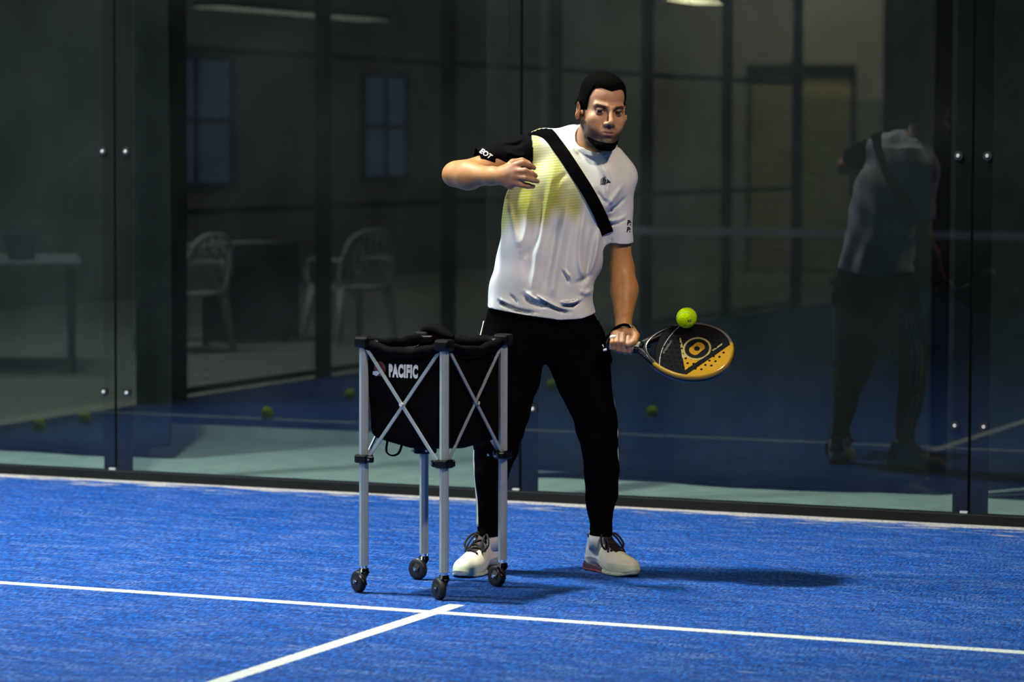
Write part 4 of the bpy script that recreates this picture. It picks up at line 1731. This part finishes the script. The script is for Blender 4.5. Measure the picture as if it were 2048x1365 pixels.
# ---- shoes
def make_shoe(heel, toe, label, sx_=1, ankle=None):
    H, T_ = np.array(heel), np.array(toe)
    d = T_ - H
    Ls = np.linalg.norm(d[:2])
    X = np.array([d[0], d[1], 0]) / Ls
    Y = np.cross([0, 0, 1], X)
    R = np.stack([X, Y, [0, 0, 1]], 1)
    k = Ls / .30
    t = empty('shoe', (H[0], H[1], 0), 0, label=label)
    t.parent = person
    t.rotation_euler = (0, 0, math.atan2(X[1], X[0]))
    up = Field()
    up.ell((.215 * k, 0, .030), (.088 * k, .046, .044), .02)
    up.ell((.262 * k, .004, .026), (.038 * k, .036, .034), .02)
    up.cone((.19 * k, 0, .038), (.075 * k, 0, .058), .040, .034, .03)
    up.ell((.048 * k, 0, .050), (.046, .034, .055), .03)
    up.cone((.165 * k, 0, .062), (.092 * k, 0, .118), .028, .030, .03)
    up.cone((.075 * k, 0, .08), (.070 * k, 0, .140), .039, .043, .03)

    def upper(p):
        dd = up(p)
        dd = np.maximum(dd, .008 - p[:, 2])
        dd = np.maximum(dd, p[:, 2] - (.138 + .14 * (p[:, 0] - .07)))
        cav = sd_cone(p, (.072 * k, 0, .10), (.066 * k, 0, .2), .034, .038)
        dd = np.maximum(dd, -cav)
        # toe bumper seam and panel lines
        dd = dd - .0018 * np.exp(-((p[:, 2] - .034 - .02 * np.sin(p[:, 0] * 20)) / .004) ** 2)
        return dd * .9
    V, Q = polygonise(upper, (-.02, -.07, 0), (.32, .07, .15), .0026)
    V = relax(V, Q, 1)
    x, y, z = V[:, 0] / k, V[:, 1], V[:, 2]
    C = np.tile(np.array([.82, .80, .62]), (len(V), 1))
    C[(x > .20) & (z < .045)] = (.62, .72, .50)
    C[x < .12] = (.80, .82, .76)
    dark = (x < .035) & (z > .06)
    C[dark] = (.02, .015, .02)
    tong = (np.abs(y) < .017 + .010 * (.2 - x)) & (x > .085) & (x < .205) & (z > .055)
    C[tong] = (.012, .010, .012)
    col = (z > .122) & (x < .14)
    C[col] = (.03, .01, .014)
    uo = link('upper', np_mesh('upper', V, Q, C), M['shoe'], t)

    def sole(p):
        x, y, z = p[:, 0] / k, p[:, 1], p[:, 2]
        hw = np.interp(x, [-.004, .03, .10, .20, .26, .305], [.018, .036, .032, .050, .043, .012]) + .006 * sst(z, .03, .0)
        dd = np.abs(y) - hw
        dd = np.maximum(dd, np.maximum(x - .302, -.006 - x) * .8)
        top = .030 - .014 * sst(x, .05, .20) + .010 * sst(x, .25, .30)
        toe_up = .010 * sst(x, .25, .31)
        dd = smax(dd, z - top, .008)
        dd = smax(dd, toe_up + .001 - z, .006)
        return dd * .7
    V, Q = polygonise(sole, (-.03, -.08, -.01), (.34, .08, .06), .003)
    V = relax(V, Q, 2)
    x = V[:, 0] / k
    C = np.tile(np.array([.045, .018, .035]), (len(V), 1))
    C[x > .155] = (.55, .60, .48)
    C[(x < .16) & (V[:, 2] < .009)] = (.55, .08, .07)
    link('sole', np_mesh('sole', V, Q, C), M['sole'], t)
    ub = BVHTree.FromPolygons([tuple(v) for v in uo_verts(uo)], uo_faces(uo))
    for i in range(6):
        xa = (.105 + i * .018) * k
        pts = []
        for j in range(9):
            yy = (-.026 + j * .0065) * (1 if i % 2 else -1)
            h = ub.ray_cast(Vector((xa + (j - 4) * .0022, yy, .3)), Vector((0, 0, -1)))
            if h[0]:
                pts.append(h[0] + Vector((0, 0, .003)))
        if len(pts) > 3:
            MB().tube(pts, .0046, 6, flat=.7).build('lace', M['lace'], t, smooth=True)
    # bow and loose loops
    for sgn in (-1, 1):
        c0 = Vector((.112 * k, 0, .130))
        pts = smooth_path([c0, c0 + Vector((.020, sgn * .030, .010)), c0 + Vector((.045, sgn * .048, -.022)), c0 + Vector((.050, sgn * .034, -.040)), c0 + Vector((.022, sgn * .014, -.010)), c0], 6)
        MB().tube(pts, .0040, 6).build('lace_loop', M['lace'], t, smooth=True)
        pts = smooth_path([c0, c0 + Vector((.02, sgn * .02, .006)), c0 + Vector((.055, sgn * .026, -.018)), c0 + Vector((.068, sgn * .036, -.050))], 6)
        MB().tube(pts, .0036, 6).build('lace_end', M['lace'], t, smooth=True)
    MB().sphere((.112 * k, 0, .131), .010, 12, 8, (1.3, 1.2, .8)).build('lace_knot', M['lace'], t, smooth=True)
    return t


def uo_verts(o):
    return [v.co for v in o.data.vertices]


def uo_faces(o):
    return [tuple(p.vertices) for p in o.data.polygons]


up_V = None


def ground(px, py):
    d = _fw + _R * (px - 1024) / F_PX - _U * (py - 682.5) / F_PX
    t = -CAM[2] / d[2]
    P = CAM + d * t - ROOT
    return np.array([P @ _r, P @ VA, 0])


hR, tR = ground(992, 1138), ground(918, 1157)
tR = hR + (tR - hR) / np.linalg.norm(tR - hR) * .29
hL, tL = ground(1176, 1137), ground(1272, 1156)
tL = hL + (tL - hL) / np.linalg.norm(tL - hL) * .29
print('shoe heels', hR, tR, hL, tL)
make_shoe(hR, tR, 'white trainer on his right foot, partly behind a cart caster')
make_shoe(hL, tL, 'cream trainer on his left foot with dark heel sole')
for lg, nm in ((legR, 'right'), (legL, 'left')):
    a = at(lg[-1][0], 1062, lg[-1][2])
    b = at(lg[-1][0] - (0 if nm == 'right' else 2), 1100, lg[-1][2])
    mb = MB().cyl(a, b, .0375, .036, n=32)
    mb.build('sock', M['sock'], person, smooth=True)

# ---- black wrist cord loop
c = at(1246, 650, -.078)
pts = smooth_path([at(1228, 662, -.085), at(1236, 654, -.112), at(1250, 649, -.118), at(1262, 654, -.105), at(1266, 664, -.085), at(1258, 656, -.048), at(1240, 656, -.045)], 6, closed=True)

# ================================================================== RACKET
racket = empty('padel_racket', (OX, OY, 0), YAW, label='black padel racket with golden lower rim and emblem, held low in his left hand', cat='racket')
W2, A0 = .122, .300


def rim_r(th):
    """outline of the face: teardrop around (A0,0)"""
    c_, s_ = math.cos(th), math.sin(th)
    a = .150 if c_ > 0 else .172
    b = W2
    pw = 2.15 if c_ > 0 else 1.75
    return 1 / ((abs(c_) / a) ** pw + (abs(s_) / b) ** pw) ** (1 / pw)


NTH = 120
out = [(A0 + rim_r(2 * math.pi * i / NTH) * math.cos(2 * math.pi * i / NTH), rim_r(2 * math.pi * i / NTH) * math.sin(2 * math.pi * i / NTH)) for i in range(NTH)]
HT = .019
# body of the frame: rounded rim swept round the outline
sec = [(-.010, HT), (-.003, HT - .001), (.002, HT - .006), (.003, 0), (.002, -HT + .006), (-.003, -HT + .001), (-.010, -HT)]
V, Fc, Cc = [], [], []
for i, (a, b) in enumerate(out):
    n_ = np.array([a - A0, b])
    n_ /= np.linalg.norm(n_)
    for o_, c_ in sec:
        V.append(rk(a + n_[0] * o_, b + n_[1] * o_, c_))
        th = math.atan2(b, a - A0)
        gold = (-2.6 < th < .35)
        if gold and c_ > .012:
            Cc.append((.38, .23, .018))
        elif c_ > .012:
            Cc.append((.10, .09, .08) if abs(th) < 2.3 else (.012, .012, .012))
        else:
            Cc.append((.008, .008, .008))
ns = len(sec)
for i in range(NTH):
    j = (i + 1) % NTH
    for q in range(ns - 1):
        Fc.append((i * ns + q, j * ns + q, j * ns + q + 1, i * ns + q + 1))
link('rim', np_mesh('rim', np.array(V), np.array(Fc), np.array(Cc)), M['racket_rim'], racket)

# faces as fine grids carrying the printed design and drilled holes
h_ = .0011
ga = np.arange(A0 - .19, A0 + .17, h_)
gb = np.arange(-.13, .13, h_)
GA, GB = np.meshgrid(ga, gb, indexing='ij')
TH = np.arctan2(GB, GA - A0)
RR = np.sqrt(GB ** 2 + (GA - A0) ** 2)
c_, s_2 = np.cos(TH), np.sin(TH)
aa = np.where(c_ > 0, .150, .172)
pw = np.where(c_ > 0, 2.15, 1.75)
RIM = 1 / ((np.abs(c_) / aa) ** pw + (np.abs(s_2) / W2) ** pw) ** (1 / pw)
inside = RR < RIM - .0085
throat = GA < .174 + 3.0 * GB ** 2          # the face starts here, open throat before it
inside &= ~throat
Cf = np.zeros(GA.shape + (3,)) + np.array([.006, .006, .007])
U_, V_ = GA - A0, GB
gold = np.array([.36, .19, .012])
pale = np.array([.30, .24, .09])
# picture-plane style diagonal in the face's own axes
dg = (V_ + .048) - .62 * (U_ - .0)
corner = (V_ + .114) < (U_ - .004) * 1.16
Cf[corner] = gold
# emblem: ring, D, wedge left of the diagonal band
cu_, cv_ = .020, .006
rr = np.sqrt((U_ - cu_) ** 2 + (V_ - cv_) ** 2)
ring = (np.abs(rr - .047) < .0035)
dg = (V_ + .114 - (U_ - .004) * 1.16) / 1.53
Cf[ring & (dg > .018)] = pale
du, dv = U_ - cu_, V_ - cv_
rot = .95
x2, y2 = du * math.cos(rot) + dv * math.sin(rot), -du * math.sin(rot) + dv * math.cos(rot)
D_out = (np.maximum(np.abs(x2) * 1.0 - .012, 0) ** 2 + (y2 * .8) ** 2 < .017 ** 2) & (y2 > -.020)
D_in = (x2 ** 2 + (y2 * .9) ** 2 < .010 ** 2)
Cf[D_out & ~D_in] = gold * .95
wedge = (dg > .020) & (V_ < -.030) & (U_ > -.021 - .36 * (V_ + .044)) & (rr > .050)
Cf[wedge] = gold
spike = (np.abs(U_ + .034 + .38 * (V_ - .005)) < .0050 * (1 - (V_ - .0) / .07)) & (V_ > -.04) & (V_ < .045) & (rr > .049)
Cf[spike] = pale
sp2 = (np.abs(dg - .022) < .003) & (U_ > .072) & (U_ < .105)
Cf[sp2] = pale
# thin arc line and small lettering band near the throat
arc = (np.abs(GA - (.199 + .12 * GB + 2.4 * (GB + .01) ** 2)) < .0014)
Cf[arc] = (.30, .30, .28)
band = (np.abs(GA - .213 - .28 * GB) < .0042) & (np.abs(GB) < .030) & (np.sin(GB * 900) > -.5)
Cf[band] = (.10, .10, .09)
# holes
for hu in range(-5, 6):
    for hv in range(-5, 6):
        a_, b_ = .0215 * hu + (.0107 if hv % 2 else 0) + .01, .0205 * hv
        if math.hypot(a_ / .125, b_ / .10) > 1:
            continue
        Cf[((U_ - a_) ** 2 + (V_ - b_) ** 2 < .0045 ** 2) & (rr > .051)] = (.001, .001, .001)
for side in (1, -1):
    idx = -np.ones(GA.shape, int)
    cell = inside[:-1, :-1] & inside[1:, :-1] & inside[1:, 1:] & inside[:-1, 1:]
    use = np.zeros_like(inside)
    for di in (0, 1):
        for dj in (0, 1):
            use[di:di + cell.shape[0], dj:dj + cell.shape[1]] |= cell
    idx[use] = np.arange(use.sum())
    P = RB + GA[use][:, None] * e1 + GB[use][:, None] * e2 + side * (HT - .0015) * e3
    I, J = np.nonzero(cell)
    q = np.stack([idx[I, J], idx[I + 1, J], idx[I + 1, J + 1], idx[I, J + 1]], 1)
    if side < 0:
        q = q[:, ::-1]
    cc = Cf[use] if side > 0 else np.tile([.008, .008, .008], (use.sum(), 1))
    o = link('face', np_mesh('face', P, q, cc), M['racket_face'], racket)
# inner wall of the throat edge
tb = np.linspace(-.085, .085, 30)
V, Fc = [], []
for b in tb:
    a = .174 + 3.0 * b * b - .001
    V += [rk(a, b, HT - .002), rk(a, b, -HT + .002)]
for i in range(29):
    Fc.append((2 * i, 2 * i + 2, 2 * i + 3, 2 * i + 1))
link('bridge', np_mesh('bridge', np.array(V), np.array(Fc), np.tile([.01, .01, .01], (60, 1))), M['racket_face'], racket)
# throat arms and handle
for sgn in (-1, 1):
    pts = smooth_path([rk(.095, sgn * .010), rk(.120, sgn * .016), rk(.150, sgn * .040), rk(.190, sgn * .072)], 6)
    o = MB().tube(pts, [.0155] * len(pts), 10, flat=1.0).build('throat_arm', M['black_plastic'], racket, smooth=True)
for k_ in range(7):   # silver dashes along the lower throat arm
    t_ = k_ / 7
    p = np.array(rk(.115 + .055 * t_, -(.028 + .038 * t_), .0115))
    MB().box(p, (.0050, .003, .0035), Matrix.Rotation(.6, 3, 'Y'), .0005).build('edge_stud', M['chrome'], racket)
MB().tube([rk(.0, 0), rk(.004, 0), rk(.09, 0), rk(.113, 0)], [.0155, .0165, .0165, .0185], 16, flat=1.15).build('grip', M['grip'], racket, smooth=True)
MB().tube([rk(.112, 0), rk(.119, 0)], [.0205, .0215], 16, flat=1.1).build('grip_collar', M['black_plastic'], racket, smooth=True)
MB().tube([rk(.119, 0), rk(.1205, 0)], [.0195, .0195], 16, flat=1.1).build('grip_ring', M['chrome'], racket, smooth=True)
MB().tube([rk(-.010, 0), rk(.002, 0)], [.0185, .0180], 16, flat=1.1).build('butt_cap', M['black_plastic'], racket, smooth=True)
MB().tube(smooth_path([at(1225, 664, -.085), at(1234, 655, -.115), at(1248, 650, -.122), at(1261, 654, -.110), at(1267, 664, -.088), at(1258, 657, -.048), at(1238, 658, -.046)], 6, closed=True), .0062, 8, closed=True, flat=.8).build('wrist_cord', M['strap'], racket, smooth=True)
MB().tube(smooth_path([at(1227, 664, -.09), at(1216, 672, -.10), at(1211, 682, -.10), at(1213, 690, -.105), at(1219, 690, -.105)], 6), .0040, 8).build('wrist_cord', M['strap'], racket, smooth=True)
MB().tube(smooth_path([at(1258, 650, -.1175), at(1262, 653, -.115), at(1264.5, 658, -.106)], 4), .0022, 6).build('cord_print', M['white_print'], racket, smooth=True)
MB().tube(smooth_path([at(1205, 690, -.125), at(1207.5, 695, -.125)], 3), .0020, 6).build('cord_tip', M['white_print'], racket, smooth=True)
MB().cyl(at(1206.5, 701, -.125), at(1213.5, 699.5, -.125), .0045, n=12).build('cord_toggle', M['white_print'], racket)

# ================================================================== FLYING BALL
bp = ROOT + at(1373, 636, -.16)[0] * _r + (-.16) * VA + np.array([0, 0, at(1373, 636, -.16)[2]])
fb = ball(tuple(bp), .0365, 'bright yellow ball in the air just above the racket', (.9, .3, 1.0))
# small ink mark on the ball
yawM = Matrix.Rotation(YAW, 3, 'Z')
V2, T = text_mesh('HD', .016, .0003, .0)


def on_ball(u, v):
    n_ = Vector((.35 + u * 26, -1, -.28 + v * 26)).normalized()
    return n_ * .0365, n_


bm_o = flat_decal('ball_print', V2, T, on_ball, M['black_print'], fb, .0006)
bm_o.rotation_euler = (0, 0, 0)
# cancel the ball's own spin so the print faces the camera side
bm_o.matrix_parent_inverse = Matrix.Identity(4)
bm_o.matrix_basis = fb.rotation_euler.to_matrix().to_4x4().inverted() @ yawM.to_4x4()
